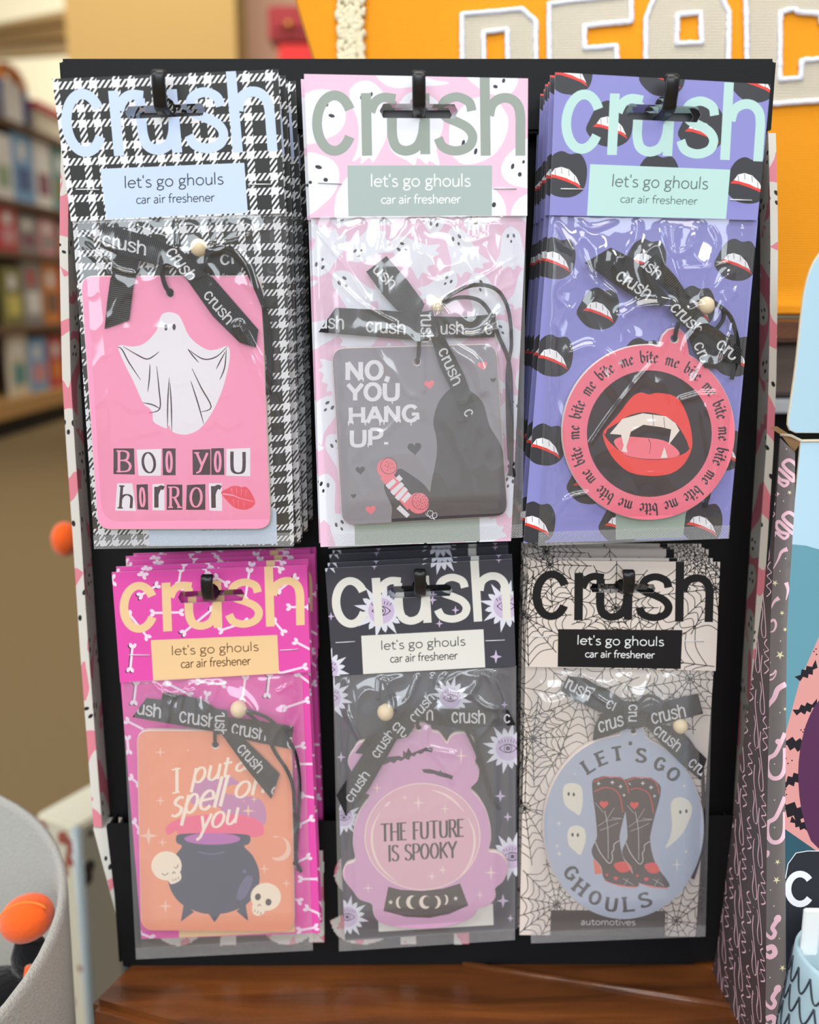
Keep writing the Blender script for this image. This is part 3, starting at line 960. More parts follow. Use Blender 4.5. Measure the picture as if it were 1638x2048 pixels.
ribbons(rA, plA, [
    (tm(Z1, [(345, 1045), (480, 1070), (620, 1110), (780, 1180), (800, 1240), (790, 1290), (640, 1275), (325, 1182)]), (6, 1.6), rlogo(*tm(Z1, [(338, 1165), (600, 1225)]), (2, -27), 0, 8), .0050, .0012),
    (tm(Z1, [(400, 1190), (560, 1190), (560, 1260), (545, 1325), (530, 1400), (395, 1400)]), (0, 5), [], .0040, .0004),
    (tm(Z2, [(390, 105), (535, 70), (520, 200), (500, 358), (355, 410), (370, 250)]), (-.8, 6), [], .0040, .0010),
    (tm(Z1, [(960, 1190), (1110, 1165), (1190, 1240), (1150, 1330), (960, 1330), (840, 1290), (830, 1220)]), (6, -.6), rlogo(*tm(Z1, [(1045, 1285), (1330, 1245)]), (-2, -27), 0, 3), .0042, .0012),
    (tm(Z2, [(820, 82), (900, 50), (1000, 105), (1270, 415), (1255, 520), (1160, 492), (1000, 335)]), (4, 5), rlogo(*tm(Z2, [(938, 215), (1082, 388)]), (17, -16)), .0052, .0010),
    (tm(Z1, [(715, 1165), (800, 1180), (905, 1290), (960, 1340), (860, 1370), (800, 1330), (730, 1260)]), (3, 4), rlogo(*tm(Z1, [(712, 1205), (845, 1385)]), (24, -14)), .0066, .0010)])
bead(rA, plA, Z1((917, 1178)), 18)
cord(rA, plA, [(tm(Z1, [(960, 1200), (1060, 1180), (1160, 1230), (1240, 1340), (1290, 1480), (1330, 1640)]) + tm(Z2, [(1335, 450), (1345, 620), (1330, 800)]), (.006, .007, .004, .002, .002)),
               (tm(Z1, [(965, 1215), (1070, 1200), (1170, 1260), (1240, 1380), (1300, 1520)]) + tm(Z2, [(1310, 330), (1320, 480), (1335, 620), (1320, 800)]), (.006, .007, .004, .002, .002)),
               (tm(Z2, [(700, 20), (698, 80), (715, 150), (745, 198), (745, 205)]), (.006, .0058, .0054, .0045, .001))], .0011)
bag(rA, plA, [(146, 440), (571, 427), (587, 1093), (188, 1098)], 'clear_film', [
    (tm(Z1, [(170, 1040), (300, 1130), (420, 1190)]), .0012, 3), (tm(Z1, [(230, 1180), (350, 1290), (380, 1340)]), .0014, 4), (tm(Z1, [(250, 1150), (420, 1300), (520, 1330)]), .0012, 3),
    (tm(Z1, [(980, 1160), (1150, 1130), (1330, 1050)]), .0014, 3), (tm(Z1, [(780, 1000), (800, 1080), (790, 1160)]), .0012, 5), (tm(Z1, [(1110, 1170), (1200, 1290), (1240, 1420)]), .0014, 5),
    (tm(Z2, [(1150, 400), (1220, 560), (1320, 780), (1400, 980)]), .0022, 8), (tm(Z2, [(1160, 380), (1300, 640), (1430, 860)]), .0016, 5), (tm(Z2, [(1350, 100), (1390, 300), (1400, 500)]), .0014, 5)], 3.1, .5, top0=.95, hi=.0088)
flA = flatbag(rA, plA, [(146, 440), (571, 427), (587, 1093), (188, 1098)], 'clear_film')
stack('A', rA, flA, [.0085 * (i + 1) for i in range(6)], 'houndstooth', 'upper left peg', 4, (.0016, .0022))

# ---- B: pink ghosts, upper middle
plB = vplane(UP_Y)
rB = thing('air_freshener_pack', plB.pt(850, 1085, 0), 'front pink ghost pattern air freshener pack with hazy grey tag, upper middle peg', 'air freshener', 'packs on the upper middle peg')
bpy.context.view_layer.update()
gw = [[(60, 300), (75, 290), (150, 262), (260, 275), (320, 340), (340, 440), (310, 530), (230, 585), (60, 615)], [(365, 270), (420, 215), (500, 208), (570, 260), (600, 330), (615, 560), (560, 690), (520, 752), (496, 720), (440, 762), (440, 715), (385, 745), (420, 640), (420, 480), (372, 350)],
      [(550, 160), (600, 230), (680, 255), (760, 250), (870, 242), (1000, 232), (1025, 215), (930, 200), (800, 165)], [(640, 470), (740, 300), (850, 290), (950, 340), (990, 460), (985, 540), (945, 640), (965, 770), (900, 742), (880, 765), (820, 722), (800, 772), (740, 735), (660, 690), (620, 600)],
      [(1040, 480), (1100, 400), (1200, 320), (1330, 330), (1420, 440), (1415, 560), (1350, 680), (1250, 745), (1130, 765), (1050, 700), (1030, 600)], [(1165, 170), (1465, 170), (1470, 260), (1400, 305), (1300, 292), (1210, 240)],
      [(1580, 600), (1480, 650), (1400, 730), (1380, 820), (1430, 890), (1540, 922), (1580, 908)], [(60, 715), (200, 710), (280, 770), (295, 860), (260, 960), (170, 1050), (100, 1100), (60, 1100)], [(272, 1130), (270, 1000), (300, 920), (360, 860), (370, 1130)],
      [(1310, 930), (1380, 980), (1410, 1060), (1400, 1130), (1310, 1130)], [(1450, 1130), (1460, 1040), (1510, 985), (1580, 970), (1580, 1130)]]
ge = [(245, 440, 22, 12), (210, 365, 14, 14), (510, 297, 10, 16), (445, 315, 10, 16), (1395, 205, 11, 16), (1340, 245, 16, 12), (1125, 622, 11, 22), (1208, 678, 11, 22), (157, 783, 24, 13), (205, 868, 16, 14), (102, 885, 12, 12), (1455, 778, 11, 20), (1503, 832, 13, 16), (1528, 748, 9, 12), (1330, 1035, 14, 18)]
header(rB, plB, None, Z3, dict(quad=[(60, 160), (1558, 190), (1553, 1108), (100, 1122)], s=3.343, slot=((828, 408), 262, 48, .4), base='ghost_pink',
    pattern=[('ghost_white', [tm(Z3, blob(g, 4)) for g in gw]), ('ink_charcoal', [tm(Z3, ell(*e, 15, 12)) for e in ge])],
    logo=[(112, 707), (1540, 707), (1270, 180)], logo_col='sage', label=[(350, 772), (1318, 772), (1316, 1109), (357, 1113)], label_col='label_sage', text_col='text_white',
    t1=[(505, 913), (1172, 911), (505, 828)], t2=[(575, 1027), (1105, 1024), (575, 966)], staples=[((154, 886), (312, 894)), ((1328, 925), (1480, 926))]))
bB = [(622, 432), (1053, 430), (1022, 1082), (641, 1094)]
gwb, geb = ghosts((600, 420, 1080, 1110), 92, .46, 5)
backing(rB, plB, bB, [('ghost_pink', [bB]), ('ghost_white', gwb), ('ink_charcoal', geb), ('backing_sage', [tm(Z4, [(380, 1800), (1180, 1790), (1184, 1960), (384, 1985)])])])
tB = rquad(tm(Z4, [(238, 728), (1285, 700), (1360, 1795), (304, 1855)]), 26)
tB_in = [('tag_grey', [tB])]
fig = tm(Z4, blob([(860, 1850), (865, 1640), (905, 1420), (905, 1300), (885, 1190), (925, 1060), (1010, 975), (1100, 985), (1200, 1070), (1245, 1220), (1310, 1330), (1352, 1450), (1400, 1600), (1400, 1850)], 4))
drips = []
def drip(s, p0, p1, cap, r):
    a, b = Z4(p0), Z4(p1)
    top = (a[0], a[1] - cap / 3.2)
    t = text(s, a, b, top, .27, UPP, .8)
    for c in list(t):
        C = np.array(c)
        k = C[C[:, 1].argmax()]
        if C[:, 1].max() - C[:, 1].min() < cap / 3.2 * .5:
            continue
        for _ in range(2):
            j = C[r.randrange(len(C))]
            if abs(j[1] - k[1]) < 4:
                t.append(stroke([(j[0], j[1] - 4), (j[0], j[1] + r.uniform(2, 6))], 3.6, 1.6))
    return t
rr = random.Random(3)
for s_, a_, b_, c_ in (("NO,", (325, 928), (612, 918), 112), ("YOU", (335, 1060), (672, 1052), 105), ("HANG", (345, 1205), (795, 1190), 100), ("UP.", (352, 1352), (602, 1340), 100)):
    drips += drip(s_, a_, b_, c_, rr)
hp = [tm(Z4, heart(x, y, r_, -8)) for x, y, r_ in ((860, 955, 32), (1200, 835, 32), (485, 1758, 32))]
hd = [tm(Z4, heart(x, y, r_, -5)) for x, y, r_ in ((765, 1365, 45), (418, 1505, 30), (375, 1670, 17), (1268, 928, 18))]
sleeve = tm(Z4, blob([(655, 1500), (720, 1520), (860, 1640), (900, 1850), (640, 1860), (620, 1740), (580, 1650), (575, 1590)], 4))
handle = [stroke(tm(Z4, [(575, 1530), (750, 1735)]), 25)]
caps = [tm(Z4, ell(588, 1492, 64, 64)), tm(Z4, ell(790, 1716, 68, 68))]
rings = [stroke(tm(Z4, ell(600, 1478, 52, 52) + [(652, 1478)]), 1.1), stroke(tm(Z4, ell(803, 1703, 54, 54) + [(857, 1703)]), 1.1)]
for cx_, cy_, n_ in ((600, 1478, 9), (803, 1703, 22)):
    for k in range(n_):
        a_, r_ = k * 2.4, 11 * math.sqrt(k) * (1.0 if n_ < 12 else .92)
        rings.append(tm(Z4, ell(cx_ + r_ * math.cos(a_), cy_ + r_ * math.sin(a_), 3.6, n=7)))
fing = [stroke(tm(Z4, p), 10, 9) for p in ([(655, 1545), (680, 1570)], [(590, 1615), (640, 1570)], [(620, 1655), (690, 1590)], [(650, 1690), (712, 1620)], [(690, 1705), (735, 1655)], [(660, 1740), (725, 1800)])]
curl = [stroke(tm(Z4, cr([(835, 1780), (850, 1800), (880, 1795), (880, 1770), (855, 1765), (848, 1785), (870, 1812), (905, 1805), (905, 1780), (880, 1785), (885, 1812), (905, 1830)], 4)), 1.2)]
tagpart(rB, plB, [('tag_grey', [tB]), ('fig_black', [fig, sleeve]), ('drip_white', drips), ('tag_coral', hp), ('fig_black', hd), ('tag_coral', handle + caps), ('fig_black', rings), ('drip_white', fing + curl),
        (None, [tm(Z4, ell(780, 812, 26, 28))])], label='hazy grey rectangular tag with dripping capitals and a pink telephone handset')
ribbons(rB, plB, [
    (tm(Z4, [(585, 135), (720, 290), (830, 440), (800, 520), (650, 480), (560, 380), (455, 235)]), (3, 4), rlogo(*tm(Z4, [(425, 165), (612, 352)]), (16, -17), 3, 8), .0046, .0012),
    (tm(Z4, [(260, 465), (520, 478), (790, 500), (790, 675), (480, 650), (150, 622)]), (7, .4), rlogo(*tm(Z4, [(452, 622), (706, 638)]), (1, -27)) + rlogo(*tm(Z4, [(70, 596), (312, 604)]), (1, -27), 3, 8), .0046, .0010),
    (tm(Z4, [(890, 520), (1080, 525), (1285, 505), (1278, 655), (1080, 660), (920, 660)]), (7, -.2), rlogo(*tm(Z4, [(850, 640), (1080, 635)]), (0, -26), 3, 8) + rlogo(*tm(Z4, [(1215, 640), (1450, 630)]), (0, -26), 0, 1), .0042, .0010),
    (tm(Z4, [(870, 660), (950, 640), (1080, 890), (1160, 1110), (1095, 1205), (1010, 1010), (930, 850)]), (3, 5), rlogo(*tm(Z4, [(912, 742), (1012, 970)]), (21, -11)) + rlogo(*tm(Z4, [(1075, 1130), (1150, 1330)]), (21, -9), 0, 1), .0050, .0010),
    (tm(Z4, [(790, 495), (880, 480), (905, 560), (900, 650), (835, 695), (765, 660)]), (1, 5), rlogo(*tm(Z4, [(802, 455), (803, 690)]), (27, 0), 1, 8), .0062, .0012)])
bead(rB, plB, Z4((912, 448)), 15)
cord(rB, plB, [(tm(Z4, [(930, 460), (1000, 380), (1150, 320), (1290, 350), (1365, 480), (1385, 700), (1360, 870), (1362, 1200), (1372, 1440)]), (.006, .007, .005, .003, .003, .003)),
               (tm(Z4, [(940, 450), (1050, 400), (1180, 420), (1260, 520), (1300, 640), (1370, 820), (1385, 1100), (1385, 1450), (1370, 1540)]), (.006, .007, .005, .003, .003, .003)),
               (tm(Z4, [(1375, 1440), (1395, 1465), (1372, 1480), (1392, 1500), (1400, 1545)]), (.003, .004, .003)),
               (tm(Z4, [(795, 660), (792, 740), (785, 815)]), (.006, .0052, .001))], .0009)
bag(rB, plB, [(622, 434), (1052, 430), (1045, 1075), (657, 1097)], 'hazy_film', [
    (tm(Z3, [(120, 1180), (300, 1400), (480, 1671)]), .0014, 3), (tm(Z3, [(820, 1120), (840, 1300), (870, 1500), (960, 1545), (1050, 1500)]), .0014, 4), (tm(Z3, [(1000, 1671), (1250, 1520), (1500, 1370)]), .0016, 3), (tm(Z3, [(1500, 1430), (1380, 1480), (1360, 1600), (1500, 1540)]), .0014, 5),
    (tm(Z3, [(880, 1120), (900, 1200), (960, 1130)]), .0014, 4), (tm(Z3, [(1080, 1120), (1140, 1280), (1300, 1240)]), .0013, 5), (tm(Z4, [(170, 180), (400, 420), (640, 560)]), .0014, 3), (tm(Z4, [(900, 520), (1000, 720), (1150, 830), (1200, 1000)]), .0030, 10),
    (tm(Z4, [(920, 480), (1080, 640), (1290, 600)]), .0022, 8), (tm(Z4, [(1290, 520), (1330, 900), (1400, 1300)]), .0016, 5), (tm(Z4, [(820, 0), (825, 1000)]), .0009, 3)], 7.7, 1.25)
flB = flatbag(rB, plB, [(622, 434), (1052, 430), (1045, 1075), (657, 1097)], 'clear_film')
stack('B', rB, flB, [.0085 * (i + 1) for i in range(5)], 'pink ghost pattern', 'upper middle peg', 9, (-.0024, .0022))

# ---- C: lips, upper right
plC = vplane(UP_Y)
rC = thing('air_freshener_pack', plC.pt(1260, 1085, 0), 'front violet lips pattern air freshener pack with round pink fang tag, upper right peg', 'air freshener', 'packs on the upper right peg')
bpy.context.view_layer.update()
def lipset(pts, t, s, rot):
    a, b, c, d = [], [], [], []
    for x, y in pts:
        px, py = t((x, y))
        k = lips(px, py, s, rot)
        a += k[0]; b += k[1]; c += k[2]; d += k[3]
    return [('lip_black', a), ('tooth_white', b), ('lip_red', c), ('ink_charcoal', d)]
header(rC, plC, None, Z5, dict(quad=[(217, 120), (1377, 185), (1307, 917), (187, 890)], s=2.694, slot=((800, 340), 203, 42, 2.5), base='periwinkle',
    pattern=lipset([(505, 400), (1000, 425), (290, 118), (790, 128), (1285, 160), (258, 672), (1245, 705), (755, 690)], Z5, 1 / 2.694, 2),
    logo=[(238, 553), (1334, 601), (1155, 176)], logo_col='mint', label=[(405, 615), (1160, 645), (1137, 910), (388, 892)], label_col='mint', text_col='ink_grey',
    t1=[(520, 735), (1037, 750), (526, 668)], t2=[(566, 822), (980, 834), (569, 778)], staples=[((247, 748), (368, 750)), ((1160, 806), (1276, 810))]))
bC = [(1099, 431), (1516, 440), (1456, 1077), (1047, 1086)]
backing(rC, plC, bC, [('periwinkle', [bC])] + lipset([(230, 140), (770, 150), (1310, 150), (490, 440), (1060, 430), (215, 720), (740, 740), (1290, 720), (480, 1000), (1000, 1010), (170, 1250), (700, 1260), (1230, 1280), (430, 1480), (930, 1500), (110, 1715), (620, 1720), (1105, 1715)], Z6, 1 / 2.978, 4) +
        [('backing_sage', [tm(Z6, [(600, 1640), (1020, 1640), (1000, 1800), (600, 1815)])])])
oC = ell(795, 1175, 512, 520, n=56)
loopC = [(860, 700), (875, 610), (915, 562), (975, 560), (1018, 600), (1040, 690), (1040, 760), (860, 760)]
# round tag with a hanging tab: one outline
out_ = []
for p in ell(795, 1175, 512, 520, n=72, a0=-62, a1=-62 + 360 - 20):
    out_.append(p)
out_ += [(868, 640), (882, 600), (915, 566), (950, 556), (985, 566), (1012, 596), (1024, 640)]
tC = tm(Z6, out_)
ringtx = []
for k in range(10):
    for wi, wd_ in enumerate(('bite', 'me')):
        a0_ = -97 + 36 * k + (0 if wi == 0 else 20)
        x = 0.0
        for ch in wd_:
            adv, ss = BL[ch]
            def f(p, x=x, a0_=a0_):
                ang = math.radians(a0_ + (x + p[0]) * 66 / 445 * 57.3)
                R_ = 416 + p[1] * 74
                return Z6((797 + R_ * math.cos(ang), 1180 + R_ * 1.01 * math.sin(ang)))
            for st in ss:
                ringtx += nib(st, f)
            x += adv
up_lip = blob([(525, 1175), (560, 1130), (610, 1075), (690, 972), (745, 938), (800, 950), (850, 940), (960, 965), (1020, 1060), (1052, 1180), (1052, 1275), (1010, 1230), (970, 1150), (900, 1090), (780, 1060), (680, 1075), (610, 1130), (560, 1185)], 3)
lo_lip = blob([(523, 1178), (560, 1230), (640, 1295), (760, 1330), (900, 1330), (1000, 1300), (1052, 1270), (1010, 1360), (930, 1420), (810, 1435), (680, 1412), (590, 1335), (538, 1245)], 3)
mouth = blob([(540, 1182), (610, 1120), (690, 1072), (790, 1056), (910, 1088), (980, 1150), (1035, 1262), (1000, 1305), (900, 1335), (760, 1335), (640, 1300)], 3)
tongue = blob([(588, 1232), (640, 1202), (760, 1206), (880, 1222), (950, 1262), (980, 1310), (900, 1332), (760, 1332), (650, 1305)], 3)
teeth = [[(565, 1184), (640, 1095), (760, 1062), (900, 1080), (955, 1120), (980, 1165), (915, 1250), (930, 1158), (870, 1144), (765, 1130), (690, 1172), (655, 1290), (632, 1190)], [(636, 1288), (655, 1228), (670, 1296)], [(868, 1328), (890, 1262), (908, 1326)]]
tln = [stroke(tm(Z6, [(x, y), (x + 6, y + 66)]), 1.0) for x, y in ((820, 1070), (886, 1085))] + [stroke(tm(Z6, cr([(795, 1215), (808, 1250), (800, 1305)], 4)), 1.4, .6)]
tagpart(rC, plC, [('ring_pink', [tC]), ('ink_charcoal', ringtx), ('mouth_dark', [tm(Z6, ell(800, 1183, 372, 377, n=56))]), ('mouth_red', [tm(Z6, up_lip), tm(Z6, lo_lip)]), ('mouth_dark', [tm(Z6, mouth)]), ('tag_coral', [tm(Z6, tongue)]), ('fang_white', [tm(Z6, t_) for t_ in teeth]), ('mouth_dark', tln),
        (None, [tm(Z6, ell(950, 618, 26, 28))])], edge='tag_edge', label='round pink tag with blackletter rim and a red fanged mouth')
ribbons(rC, plC, [
    (tm(Z6, [(840, 112), (960, 250), (1060, 400), (1000, 430), (900, 330), (740, 190)]), (4, 5), rlogo(*tm(Z6, [(665, 120), (845, 268)]), (15, -18), 3, 8), .0040, .0012),
    (tm(Z6, [(570, 75), (700, 140), (850, 290), (925, 385), (870, 425), (760, 400), (590, 290), (415, 165)]), (5, 4), rlogo(*tm(Z6, [(592, 262), (782, 388)]), (16, -22)), .0056, .0014),
    (tm(Z6, [(1020, 560), (1090, 560), (1170, 680), (1215, 800), (1130, 790), (1060, 690)]), (3, 5), rlogo(*tm(Z6, [(1060, 655), (1150, 860)]), (22, -10), 0, 4), .0040, .0008),
    (tm(Z6, [(1080, 490), (1210, 560), (1350, 680), (1345, 775), (1270, 750), (1120, 640), (1020, 560)]), (5, 4), rlogo(*tm(Z6, [(1190, 665), (1385, 830)]), (16, -20), 0, 4), .0050, .0010),
    (tm(Z6, [(930, 350), (1060, 400), (1125, 480), (1110, 570), (1000, 545), (920, 440)]), (3, 5), rlogo(*tm(Z6, [(915, 440), (1080, 600)]), (20, -16)), .0066, .0012)])
bead(rC, plC, Z6((1140, 420)), 17.5)
cord(rC, plC, [(tm(Z6, [(1180, 410), (1235, 440), (1240, 500), (1200, 560)]), (.006, .006, .003)), (tm(Z6, [(1185, 400), (1270, 470), (1310, 560), (1330, 700), (1290, 860)]), (.006, .005, .003, .002)),
               (tm(Z6, [(975, 520), (960, 570), (952, 620)]), (.0062, .0054, .001))], .0009)
cord(rC, plC, [(tm(Z6, [(1165, 1500), (1150, 1560), (1130, 1620)]), (.001, .002, .001))], .0009)
bag(rC, plC, [(1101, 433), (1513, 440), (1458, 1077), (1076, 1092)], 'clear_film', [
    (tm(Z5, [(195, 905), (290, 1040), (420, 1240), (520, 1330)]), .0022, 8), (tm(Z5, [(340, 905), (420, 960), (540, 915)]), .0016, 6), (tm(Z5, [(860, 960), (870, 1120), (930, 1320)]), .0018, 4), (tm(Z5, [(1060, 960), (1090, 1040), (1040, 1200), (1010, 1330)]), .0018, 3), (tm(Z5, [(900, 1180), (1050, 1170), (1250, 1110)]), .0014, 3),
    (tm(Z5, [(1280, 930), (1260, 1100), (1190, 1300)]), .0016, 4), (tm(Z5, [(800, 920), (850, 1090), (950, 1060), (1000, 930)]), .0018, 6), (tm(Z6, [(640, 480), (780, 420), (930, 430)]), .0026, 12), (tm(Z6, [(1240, 350), (1300, 520), (1230, 760), (1290, 900)]), .0018, 4),
    (tm(Z6, [(820, 760), (700, 900), (560, 1080), (450, 1240)]), .0012, 3), (tm(Z6, [(990, 985), (1090, 955), (1200, 950)]), .0022, 5), (tm(Z6, [(330, 700), (450, 660), (560, 730)]), .0018, 8), (tm(Z6, [(200, 1740), (300, 1580), (430, 1540)]), .0014, 4), (tm(Z6, [(650, 500), (640, 640)]), .0014, 3)], 12.3, 1.5)
flC = flatbag(rC, plC, [(1101, 433), (1513, 440), (1458, 1077), (1076, 1092)], 'clear_film')
stack('C', rC, flC, [.0085 * (i + 1) for i in range(6)], 'violet lips pattern', 'upper right peg', 14, (-.0012, .0010), .003)

# ---- D: bones, lower left
plD = vplane(LOW_Y)
rD = thing('air_freshener_pack', plD.pt(450, 1905, 0), 'front magenta bone pattern air freshener pack with peach cauldron tag, lower left peg', 'air freshener', 'packs on the lower left peg')
bpy.context.view_layer.update()
bn = [(350, 262, 372, 275, 0), (620, 240, 605, 330, 0), (785, 225, 800, 262, 0), (1088, 245, 1060, 430, 0), (345, 412, 455, 345, 1), (430, 532, 620, 528, 0), (268, 540, 390, 695, 0), (830, 510, 640, 665, 1), (895, 650, 1065, 592, 0), (1290, 378, 1400, 290, 1), (1258, 590, 1318, 660, 0), (1360, 492, 1490, 492, 0),
      (290, 760, 275, 915, 1), (1405, 730, 1520, 790, 0), (1290, 945, 1465, 900, 0), (930, 330, 860, 290, 0), (1270, 205, 1300, 235, 0), (560, 395, 620, 360, 0), (150, 290, 155, 330, 0)]
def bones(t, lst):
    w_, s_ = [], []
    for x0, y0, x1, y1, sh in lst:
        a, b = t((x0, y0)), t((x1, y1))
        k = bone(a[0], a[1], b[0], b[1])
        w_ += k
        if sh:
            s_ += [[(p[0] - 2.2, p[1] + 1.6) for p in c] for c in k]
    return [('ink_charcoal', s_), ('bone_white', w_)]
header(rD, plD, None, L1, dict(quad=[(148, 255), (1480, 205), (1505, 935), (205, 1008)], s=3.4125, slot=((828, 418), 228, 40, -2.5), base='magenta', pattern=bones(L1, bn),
    logo=[(203, 672), (1465, 614), (1220, 208)], logo_col='butter', label=[(415, 718), (1278, 682), (1290, 945), (432, 995)], label_col='butter', text_col='ink_brown',
    t1=[(557, 821), (1150, 790), (555, 756)], t2=[(620, 908), (1094, 886), (619, 846)], staples=[((270, 818), (405, 820)), ((1298, 787), (1418, 780))]))
bD = [(241, 1363), (617, 1345), (640, 1866), (283, 1878)]
r_ = random.Random(2)
bn2 = [(315, 1010, 300, 1140, 1), (520, 1010, 680, 1090, 0), (740, 1000, 910, 1020, 0), (1060, 975, 1040, 1120, 0), (1225, 955, 1210, 1090, 1), (1420, 950, 1520, 1025, 0), (1330, 1180, 1480, 1130, 0), (255, 1270, 400, 1345, 0), (800, 1085, 790, 1140, 0)]
bn3 = [(1350, 400, 1450, 380, 0), (1420, 505, 1530, 505, 0), (1450, 720, 1560, 740, 0), (1430, 920, 1510, 880, 0), (1400, 1180, 1490, 1140, 0), (1440, 1290, 1560, 1290, 0), (1380, 1420, 1430, 1440, 0), (1480, 1490, 1570, 1530, 0), (1430, 1640, 1540, 1620, 0), (255, 330, 262, 420, 0), (280, 600, 330, 640, 0), (300, 900, 340, 960, 0), (340, 1660, 420, 1690, 0)]
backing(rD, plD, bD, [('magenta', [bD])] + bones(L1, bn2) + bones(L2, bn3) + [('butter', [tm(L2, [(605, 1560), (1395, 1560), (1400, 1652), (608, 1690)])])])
tD = rquad(tm(L2, [(322, 280), (1372, 280), (1392, 1645), (352, 1640)]), 24)
smoke1 = [tm(L2, blob(p, 4)) for p in ([(690, 700), (720, 640), (790, 600), (880, 610), (960, 590), (1020, 640), (960, 650), (900, 690), (1000, 720), (1150, 740), (1200, 820), (1190, 920), (1080, 960), (930, 880), (880, 800), (760, 790), (690, 770)],)]
smoke2 = [tm(L2, blob(p, 4)) for p in ([(515, 950), (560, 900), (680, 860), (860, 850), (1020, 850), (1150, 890), (1190, 960), (1150, 1000), (960, 1010), (640, 1000), (590, 960), (540, 990)],)]
cauld = tm(L2, blob([(587, 1010), (620, 982), (830, 978), (1060, 985), (1095, 1012), (1085, 1050), (1052, 1068), (1110, 1130), (1150, 1220), (1156, 1310), (1120, 1400), (1060, 1470), (940, 1520), (850, 1528), (760, 1522), (640, 1472), (570, 1400), (535, 1310), (540, 1220), (580, 1130), (628, 1068), (595, 1045)], 3))
legs = [tm(L2, p) for p in ([(640, 1455), (620, 1580), (710, 1515)], [(800, 1515), (850, 1585), (900, 1515)], [(1000, 1510), (1080, 1577), (1062, 1455)])]
shn = [tm(L2, blob([(1000, 1420), (1020, 1340), (1070, 1270), (1110, 1280), (1090, 1360), (1040, 1430)], 4)), tm(L2, ell(1055, 1238, 14, 16)), stroke(tm(L2, cr([(740, 1105), (830, 1120), (920, 1105)], 4)), 3)]
sk = [tm(L2, ell(522, 1200, 104, 100)), tm(L2, blob([(530, 1270), (600, 1240), (622, 1260), (615, 1300), (560, 1325), (540, 1310)], 3)), tm(L2, ell(1200, 1412, 104, 96)), tm(L2, blob([(1115, 1450), (1180, 1490), (1190, 1520), (1150, 1542), (1110, 1520)], 3))]
skd = [stroke(tm(L2, cr(p, 4)), 1.4) for p in ([(490, 1250), (510, 1264), (535, 1248)], [(572, 1210), (592, 1214), (602, 1190)], [(562, 1256), (572, 1240), (582, 1254)], [(568, 1305), (566, 1290)], [(586, 1300), (584, 1284)], [(604, 1292), (602, 1276)], [(1145, 1478), (1155, 1462), (1168, 1476)], [(1122, 1515), (1128, 1500)], [(1142, 1525), (1148, 1508)], [(1162, 1534), (1168, 1516)])]
skd += [tm(L2, ell(1146, 1412, 20, 24, 10)), tm(L2, ell(1218, 1448, 21, 24, 10))]
spD = [tm(L2, star4(*p)) for p in ((480, 425, 38), (480, 755, 36), (400, 995, 62, .2), (495, 1040, 32), (515, 1475, 48), (1080, 825, 46), (1190, 1220, 36), (1120, 745, 26), (1340, 1320, 30), (670, 412, 14), (1050, 760, 10))]
moonD = [tm(L2, ell(1290, 1085, 82, 82, 0, 20, -110, 120) + ell(1268, 1070, 74, 74, 0, 20, 110, -105))]
scr = text("I", L2((575, 705)), L2((612, 695)), L2((575, 535)), .13, UPP) + [stroke(tm(L2, [(558, 545), (618, 535)]), 3), stroke(tm(L2, [(562, 705), (612, 695)]), 3)]
scr += text("put", L2((690, 640)), L2((950, 592)), L2((708, 475)), .12, LOW, .6, shear=.1)
scr += text("a", L2((985, 560)), L2((1075, 540)), L2((1000, 395)), .12, LOW, .6, shear=.1)
scr += text("spell", L2((545, 870)), L2((905, 790)), L2((580, 660)), .11, LOW, .6, shear=.1)
scr += text("on", L2((975, 745)), L2((1190, 700)), L2((1000, 570)), .12, LOW, .6, shear=.1)
scr += text("you", L2((735, 968)), L2((1000, 905)), L2((755, 800)), .12, LOW, .6, shear=.1)
tagpart(rD, plD, [('tag_peach', [tD]), ('spark', moonD + spD[:5]), ('smoke_violet', smoke1), ('smoke_pink', smoke2), ('cauldron', [cauld] + legs), ('brew', [tm(L2, ell(835, 1016, 192, 40))]), ('cauldron_sheen', shn), ('skull_cream', sk), ('tag_ink', skd), ('spark', spD[5:]), ('script_cream', scr),
        (None, [tm(L2, ell(855, 378, 28, 26))])], label='peach rectangular tag printed with a cauldron and two skulls')
ribbons(rD, plD, [
    (tm(L2, [(500, 15), (630, 35), (760, 65), (860, 130), (840, 170), (480, 80)]), (6, 1.5), [], .0040, .0008),
    (tm(L2, [(385, 55), (600, 85), (830, 125), (885, 200), (850, 285), (600, 240), (290, 185)]), (7, 1.3), rlogo(*tm(L2, [(606, 220), (858, 262)]), (2, -28)) + rlogo(*tm(L2, [(230, 150), (482, 194)]), (2, -27), 3, 8), .0050, .0012),
    (tm(L2, [(910, 185), (1110, 205), (1390, 250), (1368, 402), (1150, 360), (940, 310)]), (7, 1.2), rlogo(*tm(L2, [(962, 302), (1198, 348)]), (3, -27)) + rlogo(*tm(L2, [(1340, 395), (1580, 440)]), (3, -27), 0, 1), .0046, .0012),
    (tm(L2, [(890, 290), (1010, 300), (1150, 430), (1295, 575), (1237, 745), (1070, 540)]), (4, 5), rlogo(*tm(L2, [(996, 408), (1142, 572)]), (17, -16)) + rlogo(*tm(L2, [(1225, 690), (1380, 870)]), (17, -16), 0, 1), .0054, .0010),
    (tm(L2, [(840, 125), (935, 140), (945, 220), (930, 300), (850, 305), (835, 220)]), (.3, 5), rlogo(*tm(L2, [(855, 95), (848, 312)]), (25, 1), 2, 8), .0064, .0010)])
bead(rD, plD, L2((1015, 132)), 17.5)
